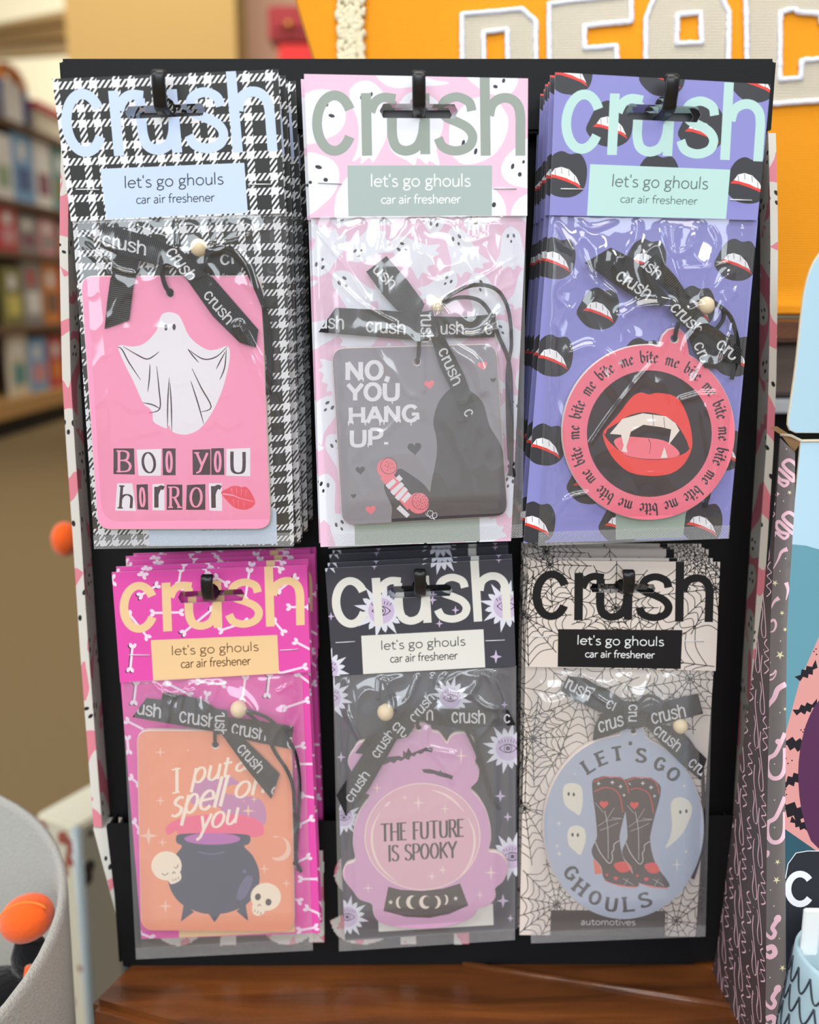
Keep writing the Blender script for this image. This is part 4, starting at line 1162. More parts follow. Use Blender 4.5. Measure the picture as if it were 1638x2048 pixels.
cord(rD, plD, [(tm(L2, [(1065, 140), (1180, 175), (1270, 240), (1390, 400), (1430, 620), (1420, 900), (1402, 1160)]), (.006, .007, .004, .002, .002)), (tm(L2, [(1070, 150), (1180, 260), (1260, 420), (1350, 560), (1390, 700), (1396, 1000), (1402, 1160)]), (.006, .006, .004, .0045, .002, .002)),
               (tm(L2, [(1390, 1150), (1412, 1165), (1392, 1180), (1415, 1195), (1440, 1240)]), (.002, .003, .002)), (tm(L2, [(1400, 1180), (1422, 1205), (1420, 1230)]), (.002, .002)), (tm(L2, [(853, 280), (852, 340), (854, 385)]), (.006, .0054, .001))], .0009)
bag(rD, plD, [(243, 1363), (604, 1347), (626, 1901), (272, 1919)], 'hazy_film', [
    (tm(L1, [(430, 1000), (500, 1080), (580, 1100)]), .0012, 4), (tm(L1, [(1290, 1070), (1380, 1020), (1450, 1090)]), .0014, 4), (tm(L2, [(1410, 30), (1450, 120), (1380, 260)]), .0016, 4), (tm(L2, [(1380, 470), (1430, 600), (1420, 680), (1460, 760)]), .0018, 5),
    (tm(L2, [(1400, 830), (1440, 900), (1400, 1000), (1450, 1100)]), .0018, 5), (tm(L2, [(270, 400), (310, 900), (330, 1500)]), .0012, 5), (tm(L1, [(520, 1300), (560, 1120), (700, 1060)]), .0010, 4)], 21.0, .7)
flD = flatbag(rD, plD, [(243, 1363), (604, 1347), (626, 1901), (272, 1919)], 'clear_film')
LOFF = [.0075, .0232, .0280, .0328]
stack('D', rD, flD, LOFF, 'magenta bone pattern', 'lower left peg', 24, (-.0004, .0016), .006)

# ---- E: sun eyes, lower middle
plE = vplane(LOW_Y)
rE = thing('air_freshener_pack', plE.pt(850, 1885, 0), 'front charcoal sunburst eye pattern air freshener pack with lilac crystal ball tag, lower middle peg', 'air freshener', 'packs on the lower middle peg')
bpy.context.view_layer.update()
def suns(t, s, lst, st):
    a, b, c = [], [], []
    for x, y, R in lst:
        px, py = t((x, y))
        k = suneye(px, py, R / s)
        a += k[0]; b += k[1]; c += k[2]
    k4 = [star4(*t((x, y)), r / s, .24, 1.15) for x, y, r in st]
    return [('burst_white', a), ('lilac', b + k4), ('ink_plum', c)]
header(rE, plE, None, L3, dict(quad=[(77, 255), (1502, 182), (1530, 1000), (135, 1075)], s=3.809, slot=((800, 428), 247, 45, -2.2), base='slate',
    pattern=suns(L3, 3.809, [(505, 578, 212), (1455, 542, 205), (962, 130, 178), (60, 150, 170), (95, 1025, 172)], [(895, 495, 34), (1070, 572, 30), (122, 620, 28), (948, 675, 28), (1378, 927, 46), (452, 240, 22), (1400, 190, 22)]),
    logo=[(136, 712), (1494, 647), (1216, 196)], logo_col='cream_white', label=[(352, 768), (1283, 718), (1297, 1008), (367, 1060)], label_col='cream_white', text_col='ink_charcoal',
    t1=[(503, 876), (1145, 841), (501, 804)], t2=[(573, 972), (1084, 946), (571, 908)], staples=[((158, 820), (304, 812)), ((1300, 806), (1446, 801))]))
bE = [(666, 1350), (1033, 1333), (1035, 1858), (690, 1882)]
backing(rE, plE, bE, [('slate', [bE])] + suns(L4, 3.723, [(1437, 435, 195), (1470, 1240, 190), (240, 1690, 165), (110, 60, 175), (215, 950, 140), (1010, 60, 165)], [(195, 500, 34), (615, 48, 38), (1380, 790, 42), (1435, 945, 32), (1400, 1570, 46), (1410, 110, 26), (1455, 1700, 24)]) +
        [('backing_umber', [tm(L4, [(735, 1800), (740, 1700), (1000, 1700), (1000, 1800)])]), ('cream_white', [tm(L4, [(470, 1700), (1325, 1590), (1330, 1750), (474, 1800)])])])
cloud = tm(L4, blob([(735, 262), (795, 252), (850, 262), (868, 308), (920, 322), (958, 372), (985, 398), (1012, 350), (1060, 326), (1130, 332), (1190, 392), (1206, 470), (1190, 540), (1220, 600), (1205, 680), (1155, 738), (1210, 800), (1270, 900), (1302, 1020), (1306, 1120), (1292, 1200), (1360, 1216), (1422, 1272), (1430, 1350), (1395, 1430), (1338, 1480), (1340, 1545), (1290, 1602), (1210, 1628), (1170, 1690), (1050, 1742), (870, 1775), (650, 1770), (490, 1732), (440, 1670), (425, 1595), (335, 1560), (280, 1490), (225, 1420), (212, 1360), (240, 1300), (303, 1268), (287, 1150), (300, 1000), (350, 880), (412, 792), (370, 760), (310, 660), (252, 560), (258, 500), (290, 450), (330, 395), (400, 390), (470, 400), (560, 382), (640, 345), (725, 322)], 3))
ringE = [stroke(tm(L4, ell(800, 1092, 428, 396, n=60) + [(1228, 1092)]), 2.0)]
glE = [stroke(tm(L4, cr(p, 5)), 0, ww=[.8 + 4.0 * math.sin(math.pi * i / (5 * (len(p) - 1))) for i in range(5 * (len(p) - 1) + 1)]) for p in ([(870, 745), (960, 775), (1040, 830), (1110, 905)], [(1135, 945), (1180, 1050), (1185, 1180), (1140, 1310), (1060, 1410)], [(485, 910), (430, 1030), (430, 1180), (490, 1320), (610, 1430)], [(560, 830), (520, 870)])]
btx = text("THE FUTURE", L4((490, 1125)), L4((1112, 1088)), L4((488, 1000)), .145, UPP, .45, .08) + text("IS SPOOKY", L4((545, 1275)), L4((1052, 1245)), L4((543, 1160)), .145, UPP, .45, .08)
bats = [tm(L4, p) for p in ([(500, 560), (530, 500), (620, 490), (655, 500), (655, 450), (680, 468), (695, 430), (720, 470), (760, 455), (830, 425), (880, 430), (870, 465), (820, 455), (790, 478), (760, 470), (740, 495), (715, 490), (700, 522), (670, 510), (640, 530), (615, 520), (590, 545), (560, 535), (530, 550)], [(795, 590), (850, 588), (900, 600), (925, 608), (930, 595), (945, 612), (990, 625), (1030, 640), (1020, 668), (985, 655), (950, 648), (920, 640), (885, 625), (850, 622), (810, 615)])]
spE = [tm(L4, star4(*p)) for p in ((1088, 490, 50, .12, 1.4), (462, 728, 34, .12, 1.2), (668, 800, 26), (770, 840, 44, .16, 1.3), (968, 885, 36, .14, 1.2), (870, 1388, 36), (952, 1340, 34), (1310, 1360, 48, .12, 1.2), (1228, 1525, 30, .12, 1.3), (395, 1475, 40, .1))]
based = tm(L4, [(545, 1465), (640, 1488), (800, 1496), (950, 1480), (1080, 1440), (1142, 1605), (1000, 1668), (850, 1697), (680, 1690), (510, 1645)])
basel = [stroke(tm(L4, cr(p, 4)), 2.2) for p in ([(565, 1495), (700, 1515), (900, 1508), (1085, 1470)], [(520, 1630), (690, 1662), (850, 1665), (1135, 1580)])]
moons = [tm(L4, starN(563, 1580, 20)), tm(L4, starN(1048, 1552, 20)), tm(L4, ell(635, 1582, 32, 44, 0, 14, 100, 260) + ell(645, 1580, 24, 42, 0, 10, 260, 100)), tm(L4, ell(725, 1580, 46, 50, 0, 14, 70, 290) + ell(748, 1580, 40, 48, 0, 12, 285, 75)), tm(L4, ell(822, 1580, 46, 50, 0, 18, 60, 310) + ell(838, 1574, 34, 38, 0, 14, 305, 65)), tm(L4, ell(895, 1580, 42, 48, 0, 12, -80, 80) + ell(880, 1580, 34, 46, 0, 10, 75, -75)), tm(L4, ell(968, 1562, 24, 38, 0, 10, -80, 80) + ell(958, 1562, 18, 36, 0, 10, 75, -75))]
tagpart(rE, plE, [('cloud_lilac', [cloud]), ('bat_plum', bats), ('ball_pink', [tm(L4, ell(800, 1092, 428, 396, n=60))]), ('ball_ring', ringE + glE + spE), ('fig_black', btx), ('base_umber', [based]), ('tag_ink', basel), ('moon_cream', moons),
        (None, [tm(L4, ell(772, 285, 26, 24))])], label='lilac cloud-shaped tag printed with a crystal ball')
ribbons(rE, plE, [
    (tm(L4, [(300, 470), (390, 350), (480, 310), (560, 300), (520, 380), (400, 480)]), (5, -4), [], .0038, .0006),
    (tm(L4, [(700, 160), (930, 140), (1440, 150), (1495, 262), (1100, 288), (840, 255)]), (7, 0), rlogo(*tm(L4, [(1016, 246), (1268, 252)]), (0, -27)) + rlogo(*tm(L4, [(640, 215), (880, 228)]), (0, -27), 6, 8) + rlogo(*tm(L4, [(1405, 246), (1650, 256)]), (0, -22), 0, 1), .0042, .0012),
    (tm(L4, [(160, 785), (330, 520), (500, 270), (690, 150), (830, 20), (930, 62), (770, 230), (620, 350), (400, 740), (230, 940)]), (5, -6), rlogo(*tm(L4, [(272, 846), (412, 636)]), (-16, -12)) + rlogo(*tm(L4, [(470, 515), (600, 330)]), (-17, -12)) + rlogo(*tm(L4, [(742, 250), (895, 66)]), (-14, -15)), .0052, .0014),
    (tm(L4, [(560, 300), (600, 240), (690, 190), (740, 270), (690, 350), (600, 370)]), (5, 3), rlogo(*tm(L4, [(566, 285), (740, 430)]), (14, -18), 0, 4), .0068, .0008)])
bead(rE, plE, L4((525, 165)), 17.5)
cord(rE, plE, [(tm(L4, [(1110, 270), (1200, 460), (1270, 680), (1310, 800), (1370, 890)]), (.006, .004, .002, .002)), (tm(L4, [(1175, 275), (1230, 500), (1290, 700), (1310, 800)]), (.006, .003, .002)), (tm(L4, [(1300, 790), (1335, 810), (1315, 830), (1345, 850), (1372, 885)]), (.002, .003, .002)),
               (tm(L4, [(770, 200), (762, 250), (775, 288)]), (.006, .0054, .001)), (tm(L4, [(490, 120), (530, 60), (620, 30), (680, 60)]), (.005, .003, .002))], .0009)
bag(rE, plE, [(666, 1352), (1032, 1334), (1030, 1880), (678, 1903)], 'hazy_film', [
    (tm(L3, [(480, 1240), (500, 1060), (590, 1230), (600, 1330)]), .0014, 4), (tm(L3, [(960, 1180), (1020, 1240), (1130, 1240), (1230, 1140), (1260, 1030), (1350, 1120), (1420, 1290)]), .0026, 7), (tm(L3, [(990, 1060), (960, 1140), (1100, 1060)]), .0018, 5), (tm(L3, [(1190, 1220), (1300, 1310), (1430, 1330)]), .0016, 5),
    (tm(L3, [(150, 1160), (240, 1100), (250, 1350), (340, 1560)]), .0016, 4), (tm(L4, [(830, 300), (820, 380), (850, 440), (1040, 480)]), .0018, 6), (tm(L4, [(860, 450), (950, 560), (1020, 690)]), .0016, 4), (tm(L4, [(230, 170), (330, 360)]), .0014, 4), (tm(L4, [(190, 560), (180, 1100), (200, 1700)]), .001, 5)], 31.7, .9)
flE = flatbag(rE, plE, [(666, 1352), (1032, 1334), (1030, 1880), (678, 1903)], 'clear_film')
stack('E', rE, flE, LOFF, 'charcoal sunburst eye pattern', 'lower middle peg', 33, (-.0012, .0018), .006)

# ---- F: spider webs, lower right
plF = vplane(LOW_Y)
rF = thing('air_freshener_pack', plF.pt(1220, 1875, 0), 'front cream spider web pattern air freshener pack with oval cowboy boot tag, lower right peg', 'air freshener', 'packs on the lower right peg')
bpy.context.view_layer.update()
def webs(t, s, lst):
    out = []
    for k, (x, y, R) in enumerate(lst):
        px, py = t((x, y))
        out += web(px, py, R / s, 50 + k)
    return [('web_ink', out)]
header(rF, plF, None, L5, dict(quad=[(133, 185), (1530, 197), (1497, 990), (112, 960)], s=3.64, slot=((822, 388), 238, 32, .5), base='web_paper', pattern=webs(L5, 3.64, [(770, 530, 330), (125, 605, 340), (1495, 390, 420), (290, 215, 330), (1010, 900, 420), (1420, 180, 200)]),
    logo=[(156, 617), (1477, 634), (1240, 196)], logo_col='ink_black', label=[(350, 685), (1255, 692), (1243, 975), (347, 960)], label_col='ink_black', text_col='text_white',
    t1=[(488, 797), (1119, 808), (490, 728)], t2=[(546, 890), (1050, 898), (547, 836)], staples=[((160, 740), (298, 742)), ((1270, 772), (1412, 774))]))
bF = [(1051, 1334), (1427, 1342), (1391, 1873), (1039, 1870)]
backing(rF, plF, bF, [('web_paper', [bF])] + webs(L6, 3.64, [(510, 170, 440), (165, 465, 300), (108, 972, 480), (1310, 30, 420), (1212, 1790, 400), (340, 1670, 330), (1000, 350, 330), (1440, 980, 420), (700, 1250, 500)]) +
        [('backing_umber', [tm(L6, [(297, 1710), (1132, 1718), (1128, 1904), (292, 1896)])]), ('card_edge', text("automotives", L6((515, 1818)), L6((912, 1822)), L6((515, 1770)), .09))])
pF = []
for p in ell(827, 1110, 582, 666, n=80, a0=-70, a1=-70 + 360 - 34):
    pF.append(p)
pF += [(800, 440), (822, 395), (858, 368), (900, 358), (942, 368), (975, 400), (990, 450)]
tF = tm(L6, pF)
slab = []
def letter(ch, x, y, rot, cap=92, wdx=74):
    c, s = math.cos(math.radians(rot)), math.sin(math.radians(rot))
    ux, uy = np.array((c, s)), np.array((s, -c))
    p0 = np.array((x, y)) - ux * wdx / 2 - uy * cap / 2
    slab.extend(text(ch, L6(p0), L6(p0 + ux * wdx), L6(p0 + uy * cap), .27, UPP, .6, .2))
for a in (('L', 570, 662, -33), ('E', 668, 606, -22), ('T', 782, 572, -9), ("'", 876, 530, 0, 92, 20), ('S', 955, 586, 8), ('G', 1092, 648, 26), ('O', 1190, 722, 38, 92, 84)):
    letter(*a)
for a in (('G', 448, 1442, 52), ('H', 515, 1545, 38), ('O', 620, 1622, 23, 92, 84), ('U', 740, 1668, 8), ('L', 866, 1668, -5), ('S', 982, 1638, -15)):
    letter(*a, *([] if len(a) > 4 else [96, 86]))
boot = [(600, 772), (640, 748), (690, 735), (730, 748), (800, 742), (848, 775), (876, 815), (866, 900), (832, 1020), (800, 1160), (800, 1215), (815, 1300), (850, 1390), (930, 1500), (926, 1540), (800, 1528), (690, 1490), (662, 1392), (610, 1332), (595, 1270), (630, 1190), (632, 1130), (620, 1000), (602, 870)]
bt, bs, br, bl_ = [], [], [], []
bstar = []
for dx_, dy_ in ((222, 6), (0, 0)):
    S_ = lambda pts: tm(L6, [(x + dx_, y + dy_) for x, y in pts])
    g = dict(sole=[S_([(605, 1335), (655, 1385), (672, 1445), (618, 1452)]), stroke(S_([(690, 1495), (800, 1535), (926, 1545)]), 3.0)],
             body=[S_(cr(boot, 3, True))],
             red=[stroke(S_(cr([(606, 780), (690, 742), (800, 750), (846, 790), (866, 862)], 4)), 1.6), stroke(S_(cr([(612, 850), (700, 818), (790, 862), (822, 1000)], 4)), 1.6), S_(heart(683, 942, 32)), S_(heart(770, 1480, 17)), S_(heart(705, 1455, 11)), S_(blob([(755, 1382), (800, 1360), (842, 1366), (866, 1425), (800, 1436)], 3))],
             line=[stroke(S_(cr([(622, 1215), (655, 1290), (720, 1370), (746, 1340), (742, 1292), (756, 1270), (758, 1232), (795, 1206)], 4)), 1.5), stroke(S_(cr([(690, 990), (712, 1120), (715, 1340)], 4)), 1.0), stroke(S_([(640, 1100), (700, 1060), (815, 1045)]), .7), stroke(S_([(655, 1130), (715, 1110), (790, 1075)]), .7), stroke(S_([(760, 965), (700, 1060)]), .7), stroke(S_([(815, 1045), (740, 1040)]), .7), stroke(S_([(620, 930), (680, 1000)]), .7), stroke(S_([(820, 1480), (900, 1530)]), .7), stroke(S_([(830, 1530), (860, 1480)]), .7)] + [S_(star4(*p)) for p in ((645, 790, 16, .3), (745, 782, 18, .3), (805, 812, 18, .3), (830, 875, 14, .3))])
    bt.append(g)
spook = [tm(L6, blob(p, 4)) for p in ([(385, 850), (400, 800), (455, 786), (515, 810), (530, 880), (525, 960), (505, 1020), (470, 1000), (425, 970), (395, 930)], [(418, 1170), (432, 1115), (485, 1096), (540, 1120), (552, 1190), (535, 1260), (510, 1310), (470, 1280), (430, 1240)], [(1170, 960), (1190, 905), (1245, 890), (1305, 920), (1325, 990), (1290, 1090), (1250, 1160), (1190, 1220), (1130, 1260), (1165, 1180), (1180, 1090)])]
eyesF = [tm(L6, ell(x, y, 9, 14)) for x, y in ((427, 866), (464, 870), (455, 1163), (494, 1165), (1240, 998), (1284, 992))]
stF = [tm(L6, star4(*p)) for p in ((1215, 1380, 40, .12, 1.4), (355, 1080, 24), (360, 1300, 26), (342, 1245, 18), (1282, 1285, 20), (1268, 808, 18), (472, 720, 12))]
lay = [('tag_bluegrey', [tF]), ('spook_cream', spook + stF), ('ink_charcoal', eyesF), ('slab_ink', slab)]
for g in bt:
    lay += [('boot_sole', g['sole']), ('boot_umber', g['body']), ('boot_red', g['red']), ('boot_line', g['line'])]
tagpart(rF, plF, lay + [(None, [tm(L6, ell(900, 415, 24, 22))])], label='blue-grey oval tag printed with a pair of cowboy boots')
ribbons(rF, plF, [
    (tm(L6, [(420, 10), (560, 25), (700, 100), (830, 190), (855, 265), (650, 272), (480, 185), (372, 115)]), (6, 3), rlogo(*tm(L6, [(345, 62), (565, 192)]), (11, -23), 1, 8) + rlogo(*tm(L6, [(690, 235), (900, 330)]), (10, -20), 0, 2), .0046, .0012),
    (tm(L6, [(660, 285), (840, 225), (885, 330), (850, 392), (720, 442), (603, 478), (615, 380)]), (5, -2), rlogo(*tm(L6, [(648, 425), (885, 352)]), (-4, -27), 0, 6), .0044, .0010),
    (tm(L6, [(980, 235), (1180, 180), (1370, 135), (1405, 282), (1200, 335), (1000, 385), (955, 330)]), (7, -1.8), rlogo(*tm(L6, [(1036, 362), (1284, 304)]), (-5, -27)), .0046, .0012),
    (tm(L6, [(975, 345), (1160, 372), (1300, 480), (1432, 612), (1385, 765), (1240, 640), (1080, 480)]), (5, 4.5), rlogo(*tm(L6, [(1035, 420), (1212, 562)]), (14, -19)) + rlogo(*tm(L6, [(1288, 655), (1470, 810)]), (15, -18), 0, 6), .0050, .0010),
    (tm(L6, [(825, 188), (930, 198), (1005, 270), (985, 370), (930, 392), (860, 395), (835, 300)]), (1, 5), rlogo(*tm(L6, [(862, 215), (858, 440)]), (22, 0), 0, 5), .0066, .0010)])
bead(rF, plF, L6((1240, 372)), 15.5)
cord(rF, plF, [(tm(L6, [(935, 205), (1000, 152), (1080, 172), (1130, 225)]), (.006, .004, .003)), (tm(L6, [(940, 235), (1010, 195), (1060, 205), (1110, 235)]), (.006, .004, .003)), (tm(L6, [(1250, 420), (1330, 520), (1400, 700), (1400, 1200), (1330, 1480)]), (.004, .002, .001, .0012, .0012)), (tm(L6, [(895, 370), (900, 420)]), (.006, .001))], .0009)
bag(rF, plF, [(1052, 1336), (1425, 1343), (1411, 1873), (1062, 1887)], 'hazy_film', [
    (tm(L6, [(440, 0), (560, 110), (740, 230)]), .0014, 3), (tm(L6, [(540, 20), (680, 90), (760, 60)]), .0014, 4), (tm(L6, [(880, 0), (850, 100), (900, 190)]), .0012, 4), (tm(L6, [(170, 110), (260, 200), (380, 180)]), .0010, 8), (tm(L6, [(1400, 500), (1410, 1500)]), .0008, 3)], 44.1, .4)
flF = flatbag(rF, plF, [(1052, 1336), (1425, 1343), (1411, 1873), (1062, 1887)], 'clear_film')
stack('F', rF, flF, LOFF, 'cream spider web pattern', 'lower right peg', 41, (-.0014, .0024), .006)

# ------------------------------------------------------------------ the black display stand
HY, BY, TY = 0.486, 0.500, 0.478          # header face, recessed panel, tray face
plH, plT, plBk = vplane(HY), vplane(TY), vplane(BY)
TABZ = onY(245, 1931, TY).z
st = thing('display_stand', (0, BY, TABZ), 'black cardboard countertop stand with pink ghost print side walls', 'display stand')
bpy.context.view_layer.update()
XL, XR = onY(124, 640, HY).x, onY(1553, 640, HY).x
TOPZ = onY(819, 116, HY).z
HBOT = onY(819, 266, HY).z
TRZ = onY(819, 1640, TY).z
th_ = 0.0042
PBQ = [(152, 128), (1524, 126), (1528, 500), (1526, 640), (1507, 1070), (1470, 1640), (1416, 1868), (264, 1868), (215, 1640), (170, 1070), (146, 640), (143, 500), (150, 300)]
mb = MB()
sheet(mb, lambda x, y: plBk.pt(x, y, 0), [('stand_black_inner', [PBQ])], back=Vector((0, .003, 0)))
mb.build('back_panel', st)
mb = MB()
xa, xb = onY(116, 118, HY).x, onY(1555, 114, HY).x
mb.box(((xa + xb) / 2, HY + .0065, (TOPZ + HBOT) / 2), ((xb - xa) / 2, .0065, (TOPZ - HBOT) / 2), 'stand_black', bev=.0016)
mb.build('header_panel', st)
# side walls: a printed front lip and printed inner face, folded board 4 mm thick
YW = [266, 320, 400, 500, 640, 760, 900, 1070, 1300, 1640, 1654]
XWL = [123, 121.5, 119.6, 118.8, 121.5, 124.5, 133, 145, 160, 186, 187]
XWR = [1551.5, 1553, 1555, 1556, 1554.5, 1552.5, 1547, 1536, 1521, 1499, 1498]
def wall(side):
    zb = onY(819, 1652, HY).z
    mb = MB()
    X = XWL if side < 0 else XWR
    box = (90, 240, 260, 1720) if side < 0 else (1460, 240, 1580, 1720)
    gw_, ge_ = ghosts(box, 105, .62, 61 if side < 0 else 62)
    outer = list(zip(X, YW))
    inner = [(x - side * (17 if side < 0 else 15), y) for x, y in outer]
    Q = (outer + inner[::-1])
    def pxof(x, z):
        p = Vector((x, HY, z)) - ORG
        d = p.y * CP - p.z * SP
        return (819 + FPX * p.x / d, 1024 - FPX * (p.y * SP + p.z * CP) / d)
    sheet(mb, lambda x, y: plH.pt(x, y, 0), [('wing_pink', [Q]), ('wing_white', gw_), ('wing_dot', ge_)], back=Vector((0, .0135, 0)), edge='wing_white')
    # inner face: strip of the same print, 13 mm deep, following the fold
    L = 0.0135
    S = [(0, y) for y in YW] + [(L * 4500, y) for y in YW[::-1]]
    g2, e2 = ghosts((-40, 250, 80, 1660), 105, .62, 71 if side < 0 else 72)
    def ip(x, y):
        p = plH.pt(float(np.interp(y, YW, [q[0] for q in inner])), y, 0)
        return Vector((p.x - side * .00012, HY + .0002 + x / 4500, p.z))
    sheet(mb, ip, [('wing_pink', [S]), ('wing_white', g2), ('wing_dot', e2)])
    mb.build('side_wall', st)
    # lower sleeve: tapers in towards the tray foot
    mb = MB()
    P0 = onY(186 if side < 0 else 1500, 1652, HY).x
    zt2, zb2 = zb - .0016, TABZ + .0005
    xf = onY(246 if side < 0 else 1430, 1931, TY).x
    xin = onY(222 if side < 0 else 1462, 1652, TY).x
    Q3 = [pxof(P0, zt2), pxof(xin, zt2), pxof(xf - side * .001, zb2), pxof(xf + side * .0002, zb2)]
    g3, e3 = ghosts((150, 1600, 300, 1960) if side < 0 else (1400, 1600, 1560, 1960), 105, .62, 81)
    sheet(mb, lambda x, y: plH.pt(x, y, 0), [('wing_pink', [Q3]), ('wing_white', g3), ('wing_dot', e3)], back=Vector((0, .012, 0)), edge='wing_white')
    mb.build('tray_sleeve', st)
wall(-1)
wall(1)
# tray front, with the large logo cut from the ghost print
mb = MB()
q = [onY(212, 1655, TY), onY(1466, 1632, TY), onY(1432, 1925, TY), onY(246, 1934, TY)]
Q = rquad([(212, 1648), (1468, 1632), (1431, 1922), (246, 1934)], 6, 3)
lg = logo((288, 1891), (938, 1888), (815, 1651))
gT, eT = ghosts((270, 1640, 960, 1930), 70, .42, 90)
lgm = [('wing_white', lg)]
# pink patches only inside the letters: ghosts printed in the same order, clipped by the letter mask
def clipped(layers, mask):
    return layers, mask
def tray_sheet():
    """letters carry the pink print: classify by ghost inside letter"""
    import itertools
    V = [('stand_black', [Q]), ('wing_pink', lg)]
    out = []
    pts_mask = lg
    # cut each ghost against the letters by sampling it as small cells
    cells = []
    for g in gT:
        A = np.array(g)
        x0, y0 = A.min(0)
        x1, y1 = A.max(0)
        step = 3.2
        gx, gy = np.meshgrid(np.arange(x0, x1, step), np.arange(y0, y1, step))
        c = np.stack([gx.ravel() + step / 2, gy.ravel() + step / 2], 1)
        ok = inside(c, [g])
        m = np.zeros(len(c), bool)
        for l in lg:
            m |= inside(c, [l])
        for (a, b) in c[ok & m]:
            cells.append([(a - step / 2, b - step / 2), (a + step / 2, b - step / 2), (a + step / 2, b + step / 2), (a - step / 2, b + step / 2)])
    return V + [('wing_white', cells)]
sheet(mb, lambda x, y: plT.pt(x, y, 0), tray_sheet(), back=Vector((0, .0010, 0)), edge='stand_black')
mb.build('tray_front', st)
mb = MB()
mb.box((0, (TY + HY) / 2 + .001, TABZ + .001), ((onY(1431, 1922, TY).x - onY(246, 1934, TY).x) / 2 - .006, (HY - TY) / 2, .001), 'stand_black')
for sx in (-1, 1):
    x = onY(222 if sx < 0 else 1460, 1660, TY).x
    mb.box((x, HY - .002, (TABZ + TRZ) / 2), (.0006, .0058, (TRZ - TABZ) / 2 - .002), 'stand_black')
mb.build('tray_floor', st)
# pegs
def peg(slot, tip, pl, wpx=26, bar=None):
    """moulded strap: out of the panel, through the slots and up at the tip"""
    s = pl.pt(*slot, .001)
    base = Vector((s.x * 1.0, BY, s.z + .0005))
    t = pl.pt(*tip, .0135)
    n1 = Vector((s.x + (t.x - s.x) * .2, s.y - .004, s.z - .0005))
    n2 = Vector((s.x + (t.x - s.x) * .6, s.y - .0105, s.z + (t.z - s.z) * .35))
    n3 = Vector((t.x, t.y, t.z - .002))
    n4 = Vector((t.x, t.y + .0012, t.z))
    n5 = Vector((t.x, t.y + .0035, t.z - .0006))
    path = cr([base, base + (n1 - base) * .5, n1, n2, n3, n4, n5], 5)
    hw = (pl.pt(slot[0] + wpx / 2, slot[1], 0) - pl.pt(*slot, 0)).length
    vs, fs = [], []
    P = [Vector(p) for p in path]
    for i, p in enumerate(P):
        d = (P[min(i + 1, len(P) - 1)] - P[max(i - 1, 0)]).normalized()
        n = d.cross(Vector((1, 0, 0))).normalized() * .0011
        x = Vector((hw, 0, 0))
        vs += [p - x + n * .5, p - x * .75 + n, p + x * .75 + n, p + x + n * .5, p + x - n * .5, p + x * .75 - n, p - x * .75 - n, p - x - n * .5]
    for i in range(len(P) - 1):
        for k in range(8):
            fs.append((i * 8 + k, i * 8 + (k + 1) % 8, i * 8 + 8 + (k + 1) % 8, i * 8 + 8 + k))
    L = (len(P) - 1) * 8
    fs += [tuple(range(7, -1, -1)), tuple(L + k for k in range(8))]
    mb = MB()
    mb.add(vs, fs, 'hook_black', None, True)
    mb.box((base.x, BY - .001, base.z), (hw * 1.6, .001, .006), 'hook_black', bev=.0005)
    # black bar added inside the slots, standing in for their dark depth
    if bar:
        A, B_ = pl.pt(slot[0] - bar[0], slot[1] + bar[2], 0), pl.pt(slot[0] + bar[0], slot[1] + bar[2], 0)
        hz = (pl.pt(slot[0], slot[1] - bar[1], 0) - pl.pt(*slot, 0)).length
        mb.box(((A.x + B_.x) / 2, (s.y + BY) / 2 + .004, (A.z + B_.z) / 2), ((B_.x - A.x) / 2, (BY - s.y) / 2 - .004, hz), 'hook_black', bev=.0004)
    mb.build('peg', st)
peg(Z1((715, 368)), Z1((672, 128)), plA, 26, (60, 7, 3))
peg(Z3((830, 412)), Z3((828, 150)), plB, 26, (74, 11, 2))
peg(Z5((802, 345)), Z5((850, 138)), plC, 26, (66, 11, 3))
peg(L1((828, 412)), L1((795, 290)), plD, 23)
peg(L3((800, 425)), L3((800, 282)), plE, 23, (38, 4, 1))
peg(L5((840, 388)), L5((868, 275)), plF, 23, (30, 3, 0))

# ------------------------------------------------------------------ the wooden table
def wood(name, rgb, rgb2, rough=.3, scale=(3, 26, 26), coat=.35):
    m = M(name, rgb, rough, .5, coat=coat)
    nt, N, ma = nodes(m)
    b = nt.nodes['Principled BSDF']
    tc = N('TexCoord')
    mp = N('Mapping')
    mp.inputs['Scale'].default_value = scale
    mp.inputs['Rotation'].default_value = (0, 0, math.radians(14))
    nz = N('TexNoise')
    nz.inputs['Scale'].default_value = 3.0
    nz.inputs['Detail'].default_value = 8
    nz.inputs['Distortion'].default_value = .6
    nt.links.new(tc.outputs['Object'], mp.inputs[0])
    nt.links.new(mp.outputs[0], nz.inputs['Vector'])
    rp = N('ValToRGB')
    rp.color_ramp.elements[0].position, rp.color_ramp.elements[1].position = .3, .7
    rp.color_ramp.elements[0].color = [lin(v) for v in rgb2] + [1]
    rp.color_ramp.elements[1].color = [lin(v) for v in rgb] + [1]
    nt.links.new(nz.outputs['Fac'], rp.inputs[0])
    nt.links.new(rp.outputs[0], b.inputs['Base Color'])
    n2 = N('TexNoise')
    n2.inputs['Scale'].default_value = 420
    nt.links.new(tc.outputs['Object'], n2.inputs['Vector'])
    bp = N('Bump')
    bp.inputs['Strength'].default_value = .12
    bp.inputs['Distance'].default_value = .001
    nt.links.new(n2.outputs['Fac'], bp.inputs['Height'])
    nt.links.new(bp.outputs['Normal'], b.inputs['Normal'])
    nt.links.new(bp.outputs['Normal'], b.inputs['Coat Normal'])
    return m
wood('varnished_wood', (128, 72, 32), (76, 42, 20))
wood('pale_wood', (222, 178, 116), (200, 152, 92), .5, (2, 10, 10), 0)
